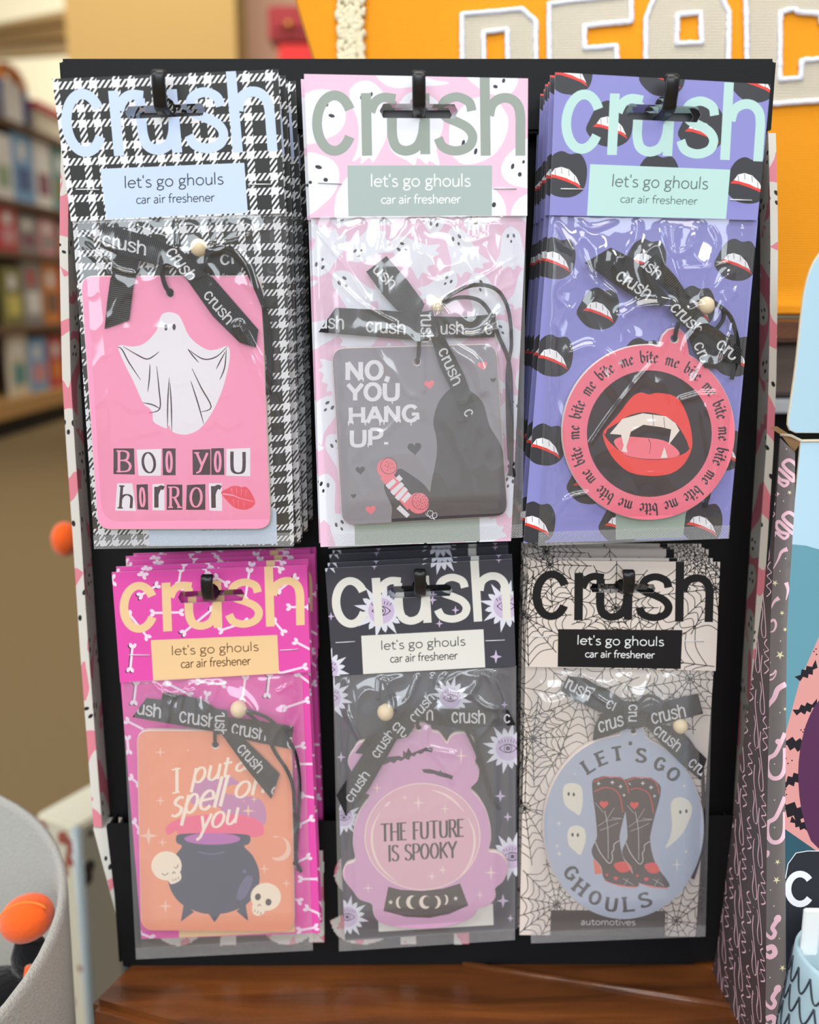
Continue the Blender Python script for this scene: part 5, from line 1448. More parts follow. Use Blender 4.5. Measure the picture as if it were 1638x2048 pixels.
wood('dark_wood', (92, 74, 66), (70, 56, 50), .5, (3, 20, 20), 0)
c0 = onZ(176, 2004, TABZ)
du, dv = Vector((.937, -.348, 0)), Vector((.348, .937, 0))
tb = thing('wooden_table', (c0 + du * .45 + dv * .35).xy.to_3d(), 'glossy brown wooden table under the black stand', 'table')
bpy.context.view_layer.update()
mb = MB()
cc = c0 + du * .45 + dv * .35
mb.box((cc.x, cc.y, TABZ - .012), (.45, .35, .012), 'varnished_wood', math.atan2(du.y, du.x), .004)
mb.build('tabletop', tb)
mb = MB()
mb.box((cc.x, cc.y, TABZ - .024 - .03), (.435, .335, .03), 'varnished_wood', math.atan2(du.y, du.x), .003)
mb.build('apron', tb)
for a in (-1, 1):
    for b in (-1, 1):
        mb = MB()
        p = cc + du * .40 * a + dv * .30 * b
        mb.box((p.x, p.y, (TABZ - .08) / 2), (.025, .025, (TABZ - .08) / 2), 'varnished_wood', math.atan2(du.y, du.x), .003)
        mb.build('leg', tb)
mb = MB()
A, B_ = onZ(925, 1929, TABZ), onZ(1462, 2014, TABZ)
B_ = A + (B_ - A) * 1.5
d = (B_ - A).normalized()
mb.tube([A - d * .0 + Vector((0, 0, .0003)), B_ + Vector((0, 0, .0003))], .0021, 'varnished_wood', 10)
mb.build('bead_moulding', tb)

# ------------------------------------------------------------------ orange tote behind the stand, on a wooden riser
M('orange_canvas', (244, 150, 22), .85, .15)
weave_mat('orange_canvas_weave', (252, 164, 28), 4200, .55)
weave_mat('patch_canvas', (226, 216, 196), 3600, .7)
M('satin_thread', (236, 238, 250), .45, .4, bump=(900, .4))
M('fringe_cream', (240, 230, 200), .9, .1, bump=(500, .8))
plO = vplane(.640, 5, .99)
RZ = onY(1580, 640, .60).z
tote = thing('orange_tote_bag', (0.1, .66, RZ), 'orange canvas tote bag with big cream varsity letters behind the black stand', 'bag')
bpy.context.view_layer.update()
mb = MB()
def tw(x, y):
    return plO.pt(x, y, .010 * math.sin(min(max((y + 120) / 760, 0), 1) * math.pi) + .004 * math.sin(x / 190 + y / 260))
BODY = [(575, -70), (1900, -70), (1900, 612), (1880, 626), (720, 626), (690, 560), (640, 150), (600, 20)]
sheet(mb, tw, [('orange_canvas_weave', [BODY])], back=Vector((0, .055, 0)), edge='orange_canvas_weave', grid=32, smooth=True, bevel=6)
mb.build('bag_body', tote)
O8 = T(560, 0, 1.5195)
def varsity(outer, holes):
    """patch letter: canvas face with a satin stitched border round every edge"""
    outer, holes = tm(O8, outer), [tm(O8, h) for h in holes]
    mb = MB()
    mp = lambda x, y: tw(x, y) - Vector((0, .0012, 0))
    sheet(mb, mp, [('patch_canvas', [outer])] + [(None, [h]) for h in holes], back=Vector((0, .0012, 0)), edge='patch_canvas', grid=30)
    o = mb.build('letter_patch', tote)
    mb = MB()
    r = random.Random(len(outer))
    for c in [outer] + holes:
        q = [np.array(p) for p in c] + [np.array(c[0])]
        P = []
        for a, b in zip(q[:-1], q[1:]):
            n = max(2, int(math.hypot(*(b - a)) / 3))
            for k in range(n):
                p = a + (b - a) * k / n
                P.append(mp(p[0] + r.uniform(-.7, .7), p[1] + r.uniform(-.7, .7)) + Vector((0, -.0002, 0)))
        mb.tube(P, [.0017 + r.uniform(-.0002, .0002) for _ in P], 'satin_thread', 6, closed=True)
    mb.build('satin_border', o)
varsity([(552, 46), (735, 30), (776, 66), (778, 260), (730, 300), (640, 305), (640, 420), (555, 420)], [[(618, 100), (690, 92), (692, 205), (640, 210), (620, 210)]])
varsity([(816, 14), (1066, -14), (1066, 68), (924, 82), (924, 150), (1020, 142), (1024, 210), (930, 220), (930, 300), (1070, 292), (1070, 420), (820, 420)], [])
varsity([(1140, -20), (1330, -30), (1362, 40), (1358, 420), (1250, 420), (1250, 240), (1210, 240), (1200, 420), (1108, 420), (1110, 60)], [[(1206, 48), (1276, 42), (1280, 132), (1204, 136)]])
varsity([(1412, -30), (1710, -50), (1740, 20), (1740, 80), (1640, 70), (1640, 45), (1572, 40), (1560, 30), (1518, 40), (1516, 244), (1580, 240), (1582, 186), (1740, 176), (1740, 300), (1500, 318), (1420, 318)], [])
mb = MB()
r = random.Random(8)
for k in range(300):
    x, y = r.uniform(678, 728), r.uniform(-40, 170)
    l = r.uniform(10, 24)
    a = r.uniform(-.5, .5)
    p = [tw(x, y) - Vector((0, .001, 0)), tw(x + a * 6, y + l * .5) - Vector((0, .0045, 0)), tw(x + a * 14, y + l) - Vector((0, .0032, 0))]
    mb.tube(p, [.0016, .0017, .0008], 'fringe_cream', 5)
fr = mb.build('fringe_trim', tote)
# riser
rs = thing('wooden_riser', (.12, .68, TABZ), 'dark brown wooden riser carrying the orange tote', 'riser')
bpy.context.view_layer.update()
mb = MB()
mb.box((.12, .675, RZ - .0065), (.27, .085, .006), 'varnished_wood', bev=.002)
mb.build('top_board', rs)
mb = MB()
zr = onY(1580, 795, .598).z
mb.box((.12, .68, (RZ - .013 + zr) / 2), (.262, .078, (RZ - .013 - zr) / 2 - .0005), 'dark_wood', bev=.002)
mb.build('front_board', rs)
M('shelf_grey', (176, 180, 186), .4, .4)
mb = MB()
mb.box((.12, .675, zr - .005), (.266, .083, .004), 'shelf_grey', bev=.001)
mb.build('lower_ledge', rs)
mb = MB()
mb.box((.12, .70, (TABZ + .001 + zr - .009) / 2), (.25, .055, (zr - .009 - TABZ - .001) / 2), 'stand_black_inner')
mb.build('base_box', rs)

# ------------------------------------------------------------------ gift boxes at the right
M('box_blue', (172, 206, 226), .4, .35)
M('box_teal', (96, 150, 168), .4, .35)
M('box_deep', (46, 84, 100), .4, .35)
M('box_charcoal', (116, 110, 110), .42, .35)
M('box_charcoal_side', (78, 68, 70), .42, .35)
M('snake_pink', (244, 200, 216), .42, .35)
M('snake_gold', (236, 228, 186), .42, .35)
M('kraft', (150, 118, 84), .8, .15)
M('card_cream', (216, 206, 182), .6, .3)
M('panel_pink', (214, 150, 148), .42, .35)
M('bat_black', (26, 24, 34), .42, .35)
M('gem_plum', (86, 46, 84), .2, .6)
M('badge_black', (40, 42, 50), .42, .35)
M('badge_white', (232, 234, 240), .42, .35)
plR = vplane(.432, 8, 1.0)
R7, R6, R5 = T(1300, 1600, 4.571), T(1400, 1250, 4.5505), T(1400, 850, 4.551)
ZBX = onZ(1600, 2100, TABZ)
bx = thing('printed_gift_box', (onY(1640, 2100, .43).x, .43, TABZ), 'charcoal gift box with pink snake print and blue front, right of the stand', 'box')
bpy.context.view_layer.update()
# edges of the box in px: front/chamfer fold, chamfer/side fold, rear of the side
def fx(y): return np.interp(y, [868, 1000, 1250, 1650, 2048, 2300], [1603, 1590, 1574, 1570, 1573, 1576])
def sx_(y): return np.interp(y, [868, 1000, 1250, 1650, 2048, 2300], [1561, 1553, 1541, 1534, 1531, 1529])
def wf(x, y):
    k = min(max((fx(y) - x) / (fx(y) - sx_(y)), 0), 1)
    return -.011 * (k ** 1.6)
ysq = [876, 1000, 1130, 1250, 1450, 1650, 1850, 2048, 2140]
front = [(fx(y), y) for y in ysq]
mb = MB()
FQ = [(1602, 880), (1760, 878), (1760, 2140)] + front[::-1][:-1]
bats2 = []
for x, y, s, a in ((1615, 1345, 1.0, -35), (1612, 1418, 1.0, -20), (1590, 1490, 1.3, 10), (1588, 1560, 1.1, -30), (1590, 1625, 1.6, 25), (1600, 1650, .9, 30)):
    bats2.append(place([(-26, -8), (-14, -4), (-6, -12), (0, -6), (6, -12), (14, -4), (28, -12), (22, 4), (12, 2), (6, 10), (0, 4), (-6, 10), (-12, 2), (-22, 6)], x, y, s, a))
dots = [ell(x, y, 1.6, n=8) for x, y in ((1632, 1298), (1633, 1309), (1628, 1303), (1602, 1460), (1609, 1459), (1606, 1464), (1572, 1517), (1576, 1527), (1584, 1521), (1571, 1579), (1573, 1589))]
bdg = [(1572, 1900), (1572, 1760), (1576, 1728), (1592, 1706), (1615, 1702), (1760, 1702), (1760, 1900)]
C_ = stroke(arc(1600, 1778, 24, 30, -38, -322, 22), 13)
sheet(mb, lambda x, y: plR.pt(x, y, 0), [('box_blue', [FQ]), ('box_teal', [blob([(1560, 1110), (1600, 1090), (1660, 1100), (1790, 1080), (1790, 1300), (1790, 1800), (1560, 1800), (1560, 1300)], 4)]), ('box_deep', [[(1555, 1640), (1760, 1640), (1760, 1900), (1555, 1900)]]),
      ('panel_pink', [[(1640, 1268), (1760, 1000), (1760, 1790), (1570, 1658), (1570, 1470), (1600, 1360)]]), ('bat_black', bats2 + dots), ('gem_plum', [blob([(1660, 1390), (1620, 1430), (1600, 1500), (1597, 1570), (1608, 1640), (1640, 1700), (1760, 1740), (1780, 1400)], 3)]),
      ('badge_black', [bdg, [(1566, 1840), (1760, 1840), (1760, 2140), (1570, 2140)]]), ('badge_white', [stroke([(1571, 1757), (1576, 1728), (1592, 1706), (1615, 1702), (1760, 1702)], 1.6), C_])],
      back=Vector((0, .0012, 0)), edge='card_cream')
mb.build('front_panel', bx)
# chamfered corner with the large snakes
mb = MB()
CQ = [(sx_(y), y) for y in ysq] + [(fx(y), y) for y in ysq[::-1]]
CQ[-1] = (1590, 905)
sn = []
def zig(pts, wd, taper=1):
    q = cr(pts, 6)
    n = len(q)
    return stroke(q, 0, ww=[wd * (1 - .75 * taper * (i / (n - 1)) ** 3) for i in range(n)])
for (y0) in (928, 1033):
    sn.append(zig([(1594, y0 + 16), (1592, y0 + 2), (1578, y0 - 8), (1566, y0), (1574, y0 + 12), (1588, y0 + 24), (1586, y0 + 34), (1572, y0 + 22), (1558, y0 + 10), (1552, y0 + 18), (1560, y0 + 30), (1576, y0 + 36), (1568, y0 + 44), (1552, y0 + 32), (1548, y0 + 40)], 7, .3))
for p in ([(1575, 1098), (1563, 1104), (1556, 1120), (1545, 1140)], [(1556, 985), (1550, 994), (1546, 1006)], [(1558, 1196), (1548, 1204), (1540, 1222)], [(1572, 1165), (1576, 1180), (1572, 1200)]):
    sn.append(stroke(cr(p, 4), 0, ww=[9 - 8 * i / (4 * (len(p) - 1)) for i in range(4 * (len(p) - 1) + 1)]))
sn.append(zig([(1539, 1244), (1548, 1240), (1552, 1250), (1547, 1262), (1538, 1264)], 5))
sn.append(zig([(1552, 1340), (1546, 1348), (1536, 1352), (1534, 1360), (1545, 1358), (1551, 1350), (1553, 1342)], 4))
sn.append(zig([(1572, 1368), (1556, 1378), (1548, 1396), (1536, 1412), (1532, 1424)], 11))
for y0 in (1476, 1604):
    sn.append(stroke(cr([(1570, y0 - 10), (1552, y0 + 30), (1536, y0 + 42), (1535, y0 + 66), (1545, y0 + 80), (1560, y0 + 78), (1569, y0 + 60), (1570, y0 + 20)], 5), 8.5))
sn.append(ell(1558, 1484, 8, 6, 20, 14))
for y0 in (1838, 1978):
    sn.append(ell(1555, y0, 7, 9, 30, 12))
    sn.append(zig([(1552, y0 + 6), (1545, y0 + 18), (1550, y0 + 28), (1543, y0 + 38), (1531, y0 + 28), (1528, y0 + 10)], 9))
    sn.append(zig([(1532, y0 + 60), (1545, y0 + 56), (1550, y0 + 68), (1540, y0 + 76), (1530, y0 + 70)], 11, .3))
sn.append(ell(1534, 1708, 5, 8, 20, 12))
gold = [starN(x, y, r_, .34, 5, 15) for x, y, r_ in ((1579, 985, 5), (1550, 1166, 7), (1564, 1226, 5.5), (1570, 1259, 5), (1560, 1310, 9.5), (1570, 1418, 4), (1555, 1724, 6), (1553, 1760, 8), (1565, 1936, 7))] + [ell(x, y, 1.3, n=8) for x, y in ((1573, 898), (1567, 1002), (1560, 1142), (1571, 1117), (1561, 1282), (1538, 1455), (1549, 1528), (1549, 1655), (1549, 1600), (1540, 1325), (1541, 1780), (1548, 1812), (1559, 1877), (1540, 1955), (1560, 1425))]
sheet(mb, lambda x, y: plR.pt(x, y, wf(x, y)), [('box_charcoal', [CQ]), ('snake_pink', sn), ('snake_gold', gold)], grid=12, smooth=True)
mb.build('corner_panel', bx)
# side panel running back, deeper towards the foot
nR = plR.n
def dep(y): return np.interp(y, [868, 1050, 1250, 1650, 2048, 2140], [.001, .0025, .0135, .042, .071, .082])
mb = MB()
SZ = [(0, y) for y in ysq] + [(dep(y) * 1000, y) for y in ysq[::-1]]
sq = []
r = random.Random(12)
row = 0
y = 900
for row in range(16):
    y = 1000 + row * 78
    for k in range(8):
        u = 4 + k * 13 + (6 if row % 2 else 0)
        if row % 1 == 0 and (k + row) % 2:
            sq.append(stroke(cr([(u, y - 70), (u + 1, y - 40), (u - 1.5, y - 10), (u - 4, y + 25), (u - 4, y + 44), (u - .5, y + 48), (u + 1.5, y + 30), (u, y + 2), (u + 2, y - 14)], 4), .9))
        else:
            sq.append(stroke(cr([(u, y - 30), (u + 3, y - 18), (u - 2, y - 10), (u + 3, y), (u - 2.5, y + 8), (u + 3, y + 20), (u - 2.5, y + 28), (u + 2.5, y + 42)], 4), 1.2))
        sq.append(ell(u + 5 + r.uniform(-2, 2), y + r.uniform(-35, 35), .5, 1.2, n=6))
def sidept(u, y):
    s = plR.pt(sx_(y), y, -.011)
    return s - nR * (u / 1000) 
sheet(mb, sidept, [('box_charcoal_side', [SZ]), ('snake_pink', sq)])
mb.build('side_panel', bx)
mb = MB()
a, b, c = plR.pt(1562, 870, -.011), plR.pt(1603, 884, 0), plR.pt(1588, 905, -.004)
e = Vector((0, .03, .003))
mb.add([a, b, c, b + e, a + e * .5], [(0, 4, 3, 1), (0, 1, 2)], 'kraft')
mb.tube([a, a + (b - a) * .5 + Vector((0, 0, .0012)), b + Vector((0, 0, .0005)), plR.pt(1760, 880, 0)], .0007, 'card_cream', 6)
mb.build('top_flap', bx, 'raw brown card flap at the open box top')
# the pale blue rounded card standing behind the box
plS = vplane(.425, 3, 1.0)
sl = thing('blue_card', plS.pt(1640, 866, 0), 'pale blue round-cornered card with thin cream edge, above the snake print box', 'card')
bpy.context.view_layer.update()
Sq = cr([(1700, 478), (1660, 492), (1640, 508), (1622, 540), (1610, 585), (1604, 630), (1592, 740), (1578, 835)], 5) + [(1577, 850), (1581, 860), (1592, 865), (1800, 866), (1800, 478)]
mb = MB()
sheet(mb, lambda x, y: plS.pt(x, y, 0), [('box_blue', [Sq])], back=Vector((0, .0016, 0)), edge='card_cream', bevel=1.5)
mb.build('card_face', sl)
# blue scaled mug in front of the box foot
M('mug_blue', (168, 196, 208), .18, .6)
M('mug_line', (38, 48, 60), .4, .4)
M('mug_white', (232, 238, 240), .25, .5)
MY = .362
mg_c = onY(1712, 1900, MY)
mg = thing('blue_scaled_mug', (mg_c.x, MY, TABZ), 'glossy pale blue mug with dark fish-scale outlines, lower right corner', 'mug')
bpy.context.view_layer.update()
mtop = onY(1640, 1908, MY).z
mrad = (mg_c - onY(1598, 1900, MY)).length
ctr = Vector((mg_c.x, MY, TABZ))
Hh = mtop - TABZ
mb = MB()
mb.lathe([(.001, .001), (mrad * 1.05, .001), (mrad * 1.22, Hh * .3), (mrad * 1.16, Hh * .6), (mrad * 1.03, Hh * .9), (mrad * 1.0, Hh * .99), (mrad * .97, Hh), (mrad * .92, Hh), (mrad * .9, Hh * .3), (.001, Hh * .1)], ctr, 'mug_blue', 56)
mb.build('cup', mg)
mb = MB()
def mpt(a, t):
    rad = np.interp(t, [0, .3, .6, .9, .99], [mrad * 1.05, mrad * 1.22, mrad * 1.16, mrad * 1.03, mrad]) + .00015
    return ctr + Vector((rad * math.cos(a), rad * math.sin(a), Hh * t))
ns = max(8, int(Hh / .0115))
for j in range(ns):
    t0 = .95 - j * (.95 / ns)
    for k in range(12):
        a0 = math.pi * (.78 + (k + (j % 2) * .5) * .1)
        P = [mpt(a0 + .31 * (i / 10 - .5), t0 - (.8 / ns) * math.sin(math.pi * i / 10)) for i in range(11)]
        if t0 > .1:
            mb.tube(P, .00042, 'mug_line', 5)
mb.build('scale_outline', mg)
mb = MB()
hb = onY(1622, 1846, MY + .004)
mb.box((hb.x, hb.y, hb.z - .004), (.0034, .0012, .0105), 'mug_white', bev=.0006)
mb.build('white_spoon', mg)

# ------------------------------------------------------------------ felt basket with a plush, lower left
def circ3(a, b, c):
    ax, ay, bx_, by, cx, cy = *a, *b, *c
    d = 2 * (ax * (by - cy) + bx_ * (cy - ay) + cx * (ay - by))
    return (((ax * ax + ay * ay) * (by - cy) + (bx_ * bx_ + by * by) * (cy - ay) + (cx * cx + cy * cy) * (ay - by)) / d,
            ((ax * ax + ay * ay) * (cx - bx_) + (bx_ * bx_ + by * by) * (ax - cx) + (cx * cx + cy * cy) * (bx_ - ax)) / d)
FZ = .70
P3 = [onZ(x, y, FZ).xy for x, y in ((2, 1588), (137, 1772), (0, 2040))]
fcx, fcy = circ3(*P3)
fr_ = math.hypot(P3[1][0] - fcx, P3[1][1] - fcy)
m = M('grey_felt', (172, 170, 164), .95, .05, bump=(700, .7), var=.22, sheen=.3)
fb = thing('felt_basket', (fcx, fcy, 0), 'round grey felt basket left of the wooden table', 'basket')
bpy.context.view_layer.update()
mb = MB()
tf = .0055
mb.lathe([(fr_ * .94, 0), (fr_ * .96, .3), (fr_ - .0005, FZ - .004), (fr_ - .001, FZ), (fr_ - .003, FZ + .0008), (fr_ - tf + .001, FZ), (fr_ - tf, FZ - .004), (fr_ * .95 - tf, .45), (.001, .45)], (fcx, fcy, 0), 'grey_felt', 72)
mb.build('felt_wall', fb)
M('plush_orange', (240, 96, 30), .9, .1, bump=(350, .35), sheen=.4)
M('plush_black', (24, 26, 28), .95, .05, bump=(350, .6), sheen=.3)
M('plush_seam', (246, 130, 60), .9, .1)
def lobe(mb, ctr, rx, ry, rz, mat, rot, n=24, pinch=.0):
    R = rot
    vs, fs = [], []
    for i in range(n + 1):
        th = math.pi * i / n
        for k in range(n):
            ph = 2 * math.pi * k / n
            rr_ = 1 - pinch * abs(math.cos(ph)) ** 14 * math.sin(th)
            vs.append(Vector(ctr) + R @ Vector((rx * math.sin(th) * math.cos(ph) * rr_, ry * math.sin(th) * math.sin(ph) * rr_, rz * math.cos(th))))
    for i in range(n):
        for k in range(n):
            fs.append((i * n + k, i * n + (k + 1) % n, (i + 1) * n + (k + 1) % n, (i + 1) * n + k))
    mb.add(vs, fs, mat, smooth=True)
pY = .47
pc = onY(54, 1836, pY)
px_m = (onY(55, 1836, pY) - pc).length
pl_ = thing('plush_toy', (pc.x, pc.y, .45), 'plush with orange beak and black fuzzy body standing in the felt basket', 'plush toy')
bpy.context.view_layer.update()
mb = MB()
lobe(mb, pc, 58 * px_m, 46 * px_m, 46 * px_m, 'plush_orange', Matrix.Rotation(math.radians(-28), 3, 'Y'), 28, .12)
q = [pc + Matrix.Rotation(math.radians(-28), 3, 'Y') @ Vector((58 * px_m * math.cos(t) * .97, -46 * px_m * .35, 46 * px_m * .92 * math.sin(t))) for t in np.linspace(.15, 2.9, 16)]
mb.tube(q, .0008, 'plush_seam', 6)
mb.build('beak', pl_)
mb = MB()
n0, n1 = onY(60, 1880, pY), onY(55, 1945, pY - .004)
mb.tube([n0, (n0 + n1) / 2, n1], [28 * px_m, 34 * px_m, 30 * px_m], 'plush_black', 16)
mb.tube([onY(62, 1936, pY - .014), onY(52, 1985, pY - .014)], [12 * px_m, 9 * px_m], 'plush_orange', 10)
mb.build('neck', pl_)
mb = MB()
bc = onY(8, 1990, pY - .01)
lobe(mb, bc, 70 * px_m, 60 * px_m, 50 * px_m, 'plush_black', Matrix.Rotation(math.radians(12), 3, 'Y'))
lobe(mb, Vector((bc.x - .03, bc.y + .01, .54)), .05, .05, .085, 'plush_black', Matrix.Identity(3))
mb.build('body', pl_)
# white acrylic case behind the basket
M('case_cream', (238, 234, 214), .35, .4)
M('case_glass', (188, 204, 212), .15, .5)
M('case_print', (176, 96, 84), .6, .2)
M('case_print_dark', (86, 72, 70), .6, .2)
k0 = onY(152, 1652, .90)
KZ = k0.z
d1 = (onZ(72, 1624, KZ) - k0)
d1.normalize()
d2 = Vector((-d1.y, d1.x, 0))
if d2.y < 0:
    d2 = -d2
wl, wd_ = .058, .12
ck = k0 + d1 * wl / 2 + d2 * wd_ / 2
cs = thing('white_display_case', (ck.x, ck.y, 0), 'narrow cream display case between felt basket and black stand', 'display case')
bpy.context.view_layer.update()
ang = math.atan2(d1.y, d1.x)
mb = MB()
mb.box((ck.x, ck.y, KZ / 2 - .001), (wl / 2, wd_ / 2, KZ / 2 - .001), 'case_cream', ang, .003)
case_mb = mb
mb = MB()
mb.tube([k0 + Vector((0, 0, -.002)), Vector((k0.x, k0.y, .01))], .005, 'case_glass', 10)
mb.build('corner_post', cs)
mb = case_mb
r = random.Random(5)
for k in range(26):
    f = r.random()
    face = r.random() < .5
    z = KZ - .012 - (r.random() ** 1.6) * .2
    s = r.uniform(.003, .009)
    if face:
        p = k0 + d1 * (.008 + f * (wl - .016))
        nn, tt = -d2, d1
    else:
        p = k0 + d2 * (.008 + f * (wd_ - .016))
        nn, tt = -d1, d2
    vs = [Vector((p.x, p.y, z)) + nn * .0006 + tt * s * math.cos(a) * r.uniform(.7, 1.2) + Vector((0, 0, s * math.sin(a) * r.uniform(.7, 1.2))) for a in np.linspace(0, 2 * math.pi, 10)[:-1]]
    mb.add(vs, [tuple(range(9))], 'case_print' if face else 'case_print_dark')
mb.build('case_body', cs)
# second plush half hidden behind the stand: orange beak peeping out
po = onY(130, 1078, .80)
pm = (onY(131, 1078, .80) - po).length
p2 = thing('plush_toy', (po.x + .03, po.y + .06, 0), 'tall plush behind the stand showing only its round orange beak at left', 'plush toy')
bpy.context.view_layer.update()
mb = MB()
lobe(mb, po, 27 * pm, 30 * pm, 35 * pm, 'plush_orange', Matrix.Identity(3))
mb.build('beak', p2)
mb = MB()
mb.lathe([(.001, 0), (.05, .002), (.052, .3), (.048, po.z - .06), (.040, po.z), (.028, po.z + .035), (.001, po.z + .045)], (po.x + .062, po.y + .045, 0), 'plush_black', 24)
mb.build('body', p2)

# ------------------------------------------------------------------ the shop behind
M('carpet', (136, 116, 84), .95, .05, bump=(60, .5), var=.12)
M('wall_cream', (226, 218, 190), .8, .1)
M('wall_tan', (206, 170, 108), .8, .1)
M('wall_rose', (244, 200, 172), .8, .1)
M('beam_tan', (242, 208, 150), .7, .15)
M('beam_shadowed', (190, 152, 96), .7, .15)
M('toe_kick', (34, 28, 28), .6, .2)
M('shelf_board', (196, 150, 92), .5, .3)
M('shelf_back', (124, 98, 80), .8, .1)
M('cabinet_red', (160, 32, 40), .35, .4)
M('cabinet_red_light', (226, 40, 36), .35, .4)
M('brass', (226, 170, 80), .3, .5, metal=.8)
def struct(name, mb):
    return tag(mb.build(name), kind='structure')
mb = MB()
mb.box((0, 6.5, -.02), (8, 11, .02), 'carpet')
struct('floor', mb)
mb = MB()
mb.box((0, 13.5, 3.0), (8, .05, 3.0), 'wall_cream')
struct('wall_back', mb)
mb = MB()
a, b = onY(134, 80, 6.0), onY(472, 80, 6.0)
mb.box(((a.x + b.x) / 2, 6.2, 1.75), ((b.x - a.x) / 2, .2, 1.75), 'wall_tan')
struct('wall_partition', mb)
mb = MB()
c = onY(760, 80, 7.5)
b2 = onY(460, 80, 7.5)
mb.box(((c.x + b2.x) / 2, 7.6, 1.75), ((c.x - b2.x) / 2, .1, 1.75), 'wall_rose')
struct('wall_side', mb)
mb = MB()
L0, L1_ = onY(-60, 88, 8.6), onY(136, 62, 6.25)
dd = (L1_ - L0)
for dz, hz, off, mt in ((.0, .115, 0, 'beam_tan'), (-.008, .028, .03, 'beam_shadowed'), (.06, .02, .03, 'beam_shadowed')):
    n = Vector((dd.y, -dd.x, 0)).normalized()
    ps = [L0 + n * off, L1_ + n * off]
    vs = []
    for p in ps:
        for e in (-.1, 0):
            for z in (-hz, hz):
                vs.append(p + n * e + Vector((0, 0, dz + z)))
    mb.add(vs, [(0, 1, 3, 2), (4, 6, 7, 5), (0, 4, 5, 1), (2, 3, 7, 6), (1, 5, 7, 3), (0, 2, 6, 4)], mt)
struct('trim_1', mb)
# red alarm cabinet on the rose wall
al = thing('red_wall_cabinet', onY(577, 70, 5.6), 'dark red wall cabinet with brass knob, beyond the stand top', 'cabinet')
bpy.context.view_layer.update()
a, b = onY(534, 10, 5.6), onY(640, 80, 5.6)
mb = MB()
mb.box(((a.x + b.x) / 2, 5.72, (a.z + b.z) / 2), ((b.x - a.x) / 2, .12, (a.z - b.z) / 2), 'cabinet_red', bev=.012)
mb.build('cabinet_body', al)
mb = MB()
mb.box(((a.x + b.x) / 2, 5.59, (a.z + b.z) / 2 + .01), ((b.x - a.x) / 2 - .04, .012, (a.z - b.z) / 2 - .04), 'cabinet_red', bev=.006)
d_ = mb.build('door', al)
mb = MB()
k = onY(577, 48, 5.57)
mb.lathe([(.001, -.012), (.018, -.01), (.02, 0), (.012, .012), (.001, .014)], k, 'brass', 16, Matrix.Rotation(math.radians(90), 3, 'X'))
mb.build('knob', d_)
mb = MB()
a2, b3 = onY(556, 84, 5.62), onY(640, 125, 5.62)
mb.box(((a2.x + b3.x) / 2, 5.72, (a2.z - .005 + 0) / 2), ((b3.x - a2.x) / 2, .1, (a2.z - .005) / 2), 'cabinet_red_light', bev=.01)
o = mb.build('red_pillar')
tag(o, 'bright red pillar below the dark red wall cabinet', 'pillar')
# greeting card gondola along the left
S0 = Vector((-2.94, 7.13, 0))
su = Vector((81, 2045.7, 0)).normalized()
sn_ = Vector((su.y, -su.x, 0))
def sp(t, dpt, z):
    return S0 + su * t - sn_ * dpt + Vector((0, 0, z))
def obox(mb, t0, t1, d0, d1, z0, z1, mat):
    vs = [sp(t, d, z) for t in (t0, t1) for d in (d0, d1) for z in (z0, z1)]
    mb.add(vs, [(0, 1, 3, 2), (4, 6, 7, 5), (0, 4, 5, 1), (2, 3, 7, 6), (1, 5, 7, 3), (0, 2, 6, 4)], mat)
def zof(py, px=20):
    """height at which the gondola face meets the ray"""
    r = ray(px, py)
    t = (S0 - ORG).dot(sn_) / r.dot(sn_)
    return (ORG + r * t).z
gon = thing('card_shelf', sp(1.5, .25, 0), 'long wooden greeting card shelf along the left of the shop', 'shelf')
bpy.context.view_layer.update()
levels = [zof(y) for y in (802, 655, 500, 394, 232)]
mb = MB()
obox(mb, -1.2, 5, .36, .42, 0, levels[4] + .05, 'shelf_back')
mb.build('back_panel', gon)
mb = MB()
obox(mb, -1.2, 5, .03, .36, 0, levels[0] - .121, 'toe_kick')
mb.build('toe_kick', gon)
for i, z in enumerate(levels):
    mb = MB()
    obox(mb, -1.2, 5, -.02 if i == 0 else .06, .36, z - (.12 if i == 0 else .05), z, 'shelf_board' if i == 0 else 'shelf_back')
    mb.build('shelf_board', gon)
cols = dict(sky=(120, 170, 214), navy=(64, 92, 150), sage=(150, 172, 140), red=(196, 60, 66), rose=(216, 150, 156), cream=(232, 222, 206), orange=(226, 136, 60), plum=(132, 70, 98), olive=(134, 128, 72), teal=(96, 150, 150), brown=(120, 84, 66), lemon=(220, 206, 110), white=(236, 232, 228), grey=(150, 144, 142))
for k, v in cols.items():
    M('card_' + k, v, .5, .3)
rowname = ['bottom', 'second lowest', 'middle', 'second highest']
rows = [[('cream', 'teal'), ('sky', 'rose'), ('red', 'orange'), ('brown', 'red')], [('olive', 'lemon'), ('grey', 'white'), ('orange', 'brown'), ('red', 'orange')], [('red', 'rose'), ('grey', 'plum'), ('rose', 'grey'), ('brown', 'orange')], [('white', 'sage'), ('sky', 'navy'), ('white', 'plum'), ('teal', 'olive')]]
pos = [(.50, .82), (.86, 1.21), (1.25, 1.58), (1.63, 2.05)]
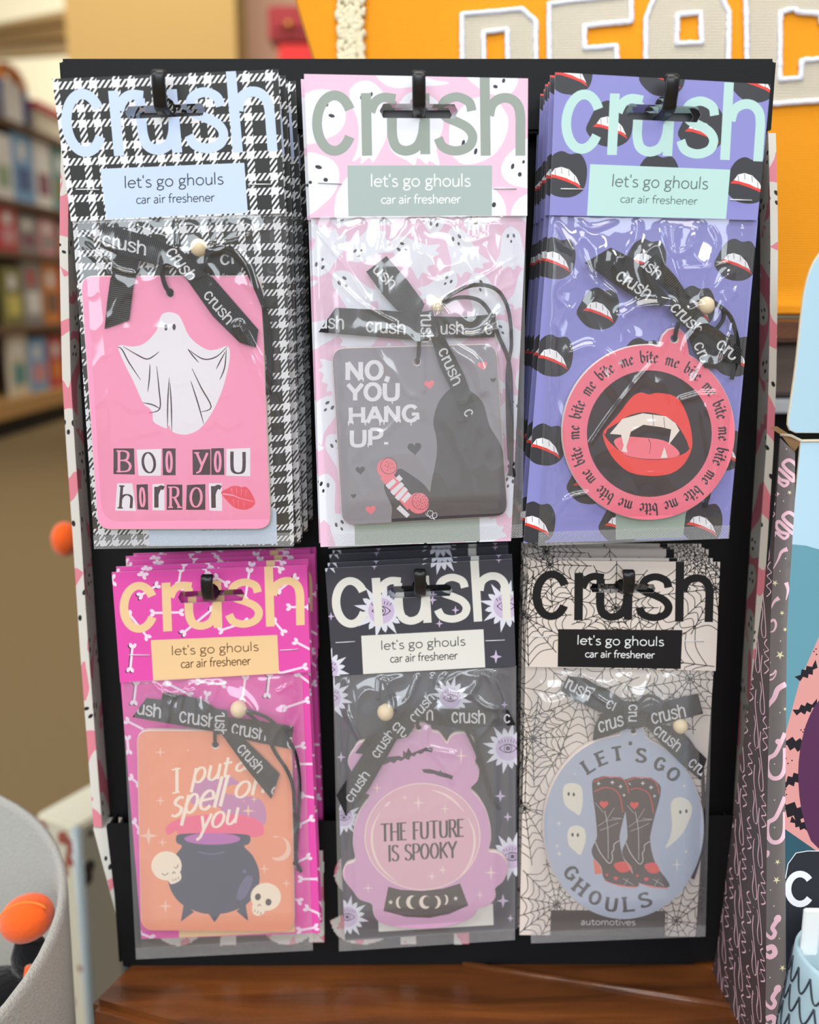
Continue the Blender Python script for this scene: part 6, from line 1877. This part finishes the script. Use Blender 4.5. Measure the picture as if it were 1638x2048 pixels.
for i, row in enumerate(rows):
    z = levels[i]
    hgt = (levels[i + 1] - z) - .05
    for (c1, c2), (t0, t1) in zip(row, pos):
        q = thing('greeting_card', sp((t0 + t1) / 2, .12, z), '%s greeting card with %s band on %s row of the card shelf' % (c1, c2, rowname[i]), 'greeting card', 'greeting cards on the card shelf')
        bpy.context.view_layer.update()
        mb = MB()
        h = hgt * (.88 + .1 * ((i + int(t0 * 10)) % 2))
        obox(mb, t0, t1, .10, .135, z + .0005, z + h, 'card_' + c1)
        obox(mb, t0 + .04, t1 - .05, .098, .11, z + h * .18, z + h * .52, 'card_' + c2)
        obox(mb, t0 + .08, t0 + .2, .096, .11, z + h * .62, z + h * .86, 'card_cream' if False else 'card_' + ('white' if c2 != 'white' else 'red'))
        mb.build('card_face', q)
# toys on the top deck
z = levels[4] + .002
def deck(name, label, cat, t0, t1, h, mat, mat2=None, arch=False):
    q = thing(name, sp((t0 + t1) / 2, .15, z), label, cat)
    bpy.context.view_layer.update()
    mb = MB()
    if arch:
        tc_ = (t0 + t1) / 2
        P = [sp(t0 + .04, .15, z), sp(t0 + .04, .15, z + h * .6)] + [sp(tc_ - (tc_ - t0 - .04) * math.cos(a), .15, z + h * .6 + h * .35 * math.sin(a)) for a in np.linspace(.2, math.pi - .2, 9)] + [sp(t1 - .04, .15, z + h * .6), sp(t1 - .04, .15, z)]
        mb.tube(P[2:-2], .05, 'card_orange', 8)
        mb.tube(P[:3], .045, 'card_navy', 8)
        mb.tube(P[-3:], .045, 'card_navy', 8)
        mb.build('arch', q)
        mb = MB()
        obox(mb, t0 + .1, t1 - .1, .13, .17, z, z + h * .75, mat)
        mb.build('panel', q)
    else:
        obox(mb, t0, t1, .1, .22, z, z + h, mat)
        mb.build('box_body', q)
        if mat2:
            mb = MB()
            obox(mb, t0 - .02, t1 + .02, .08, .24, z + h, z + h * 1.35, mat2)
            mb.build('lid', q)
hT = zof(112) - z
deck('toy_arch', 'orange-topped toy arch with white panel on top of the card shelf', 'toy', 0.72, 1.27, hT * .98, 'card_white', None, True)
deck('gift_box', 'cream gift box with red lid on top of the card shelf', 'box', 1.34, 2.0, hT * .42, 'card_cream', 'card_red')
deck('gift_box', 'dark grey gift box at far left end of the card shelf top', 'box', 0.36, .66, hT * .5, 'card_grey')
bpy.context.view_layer.update()
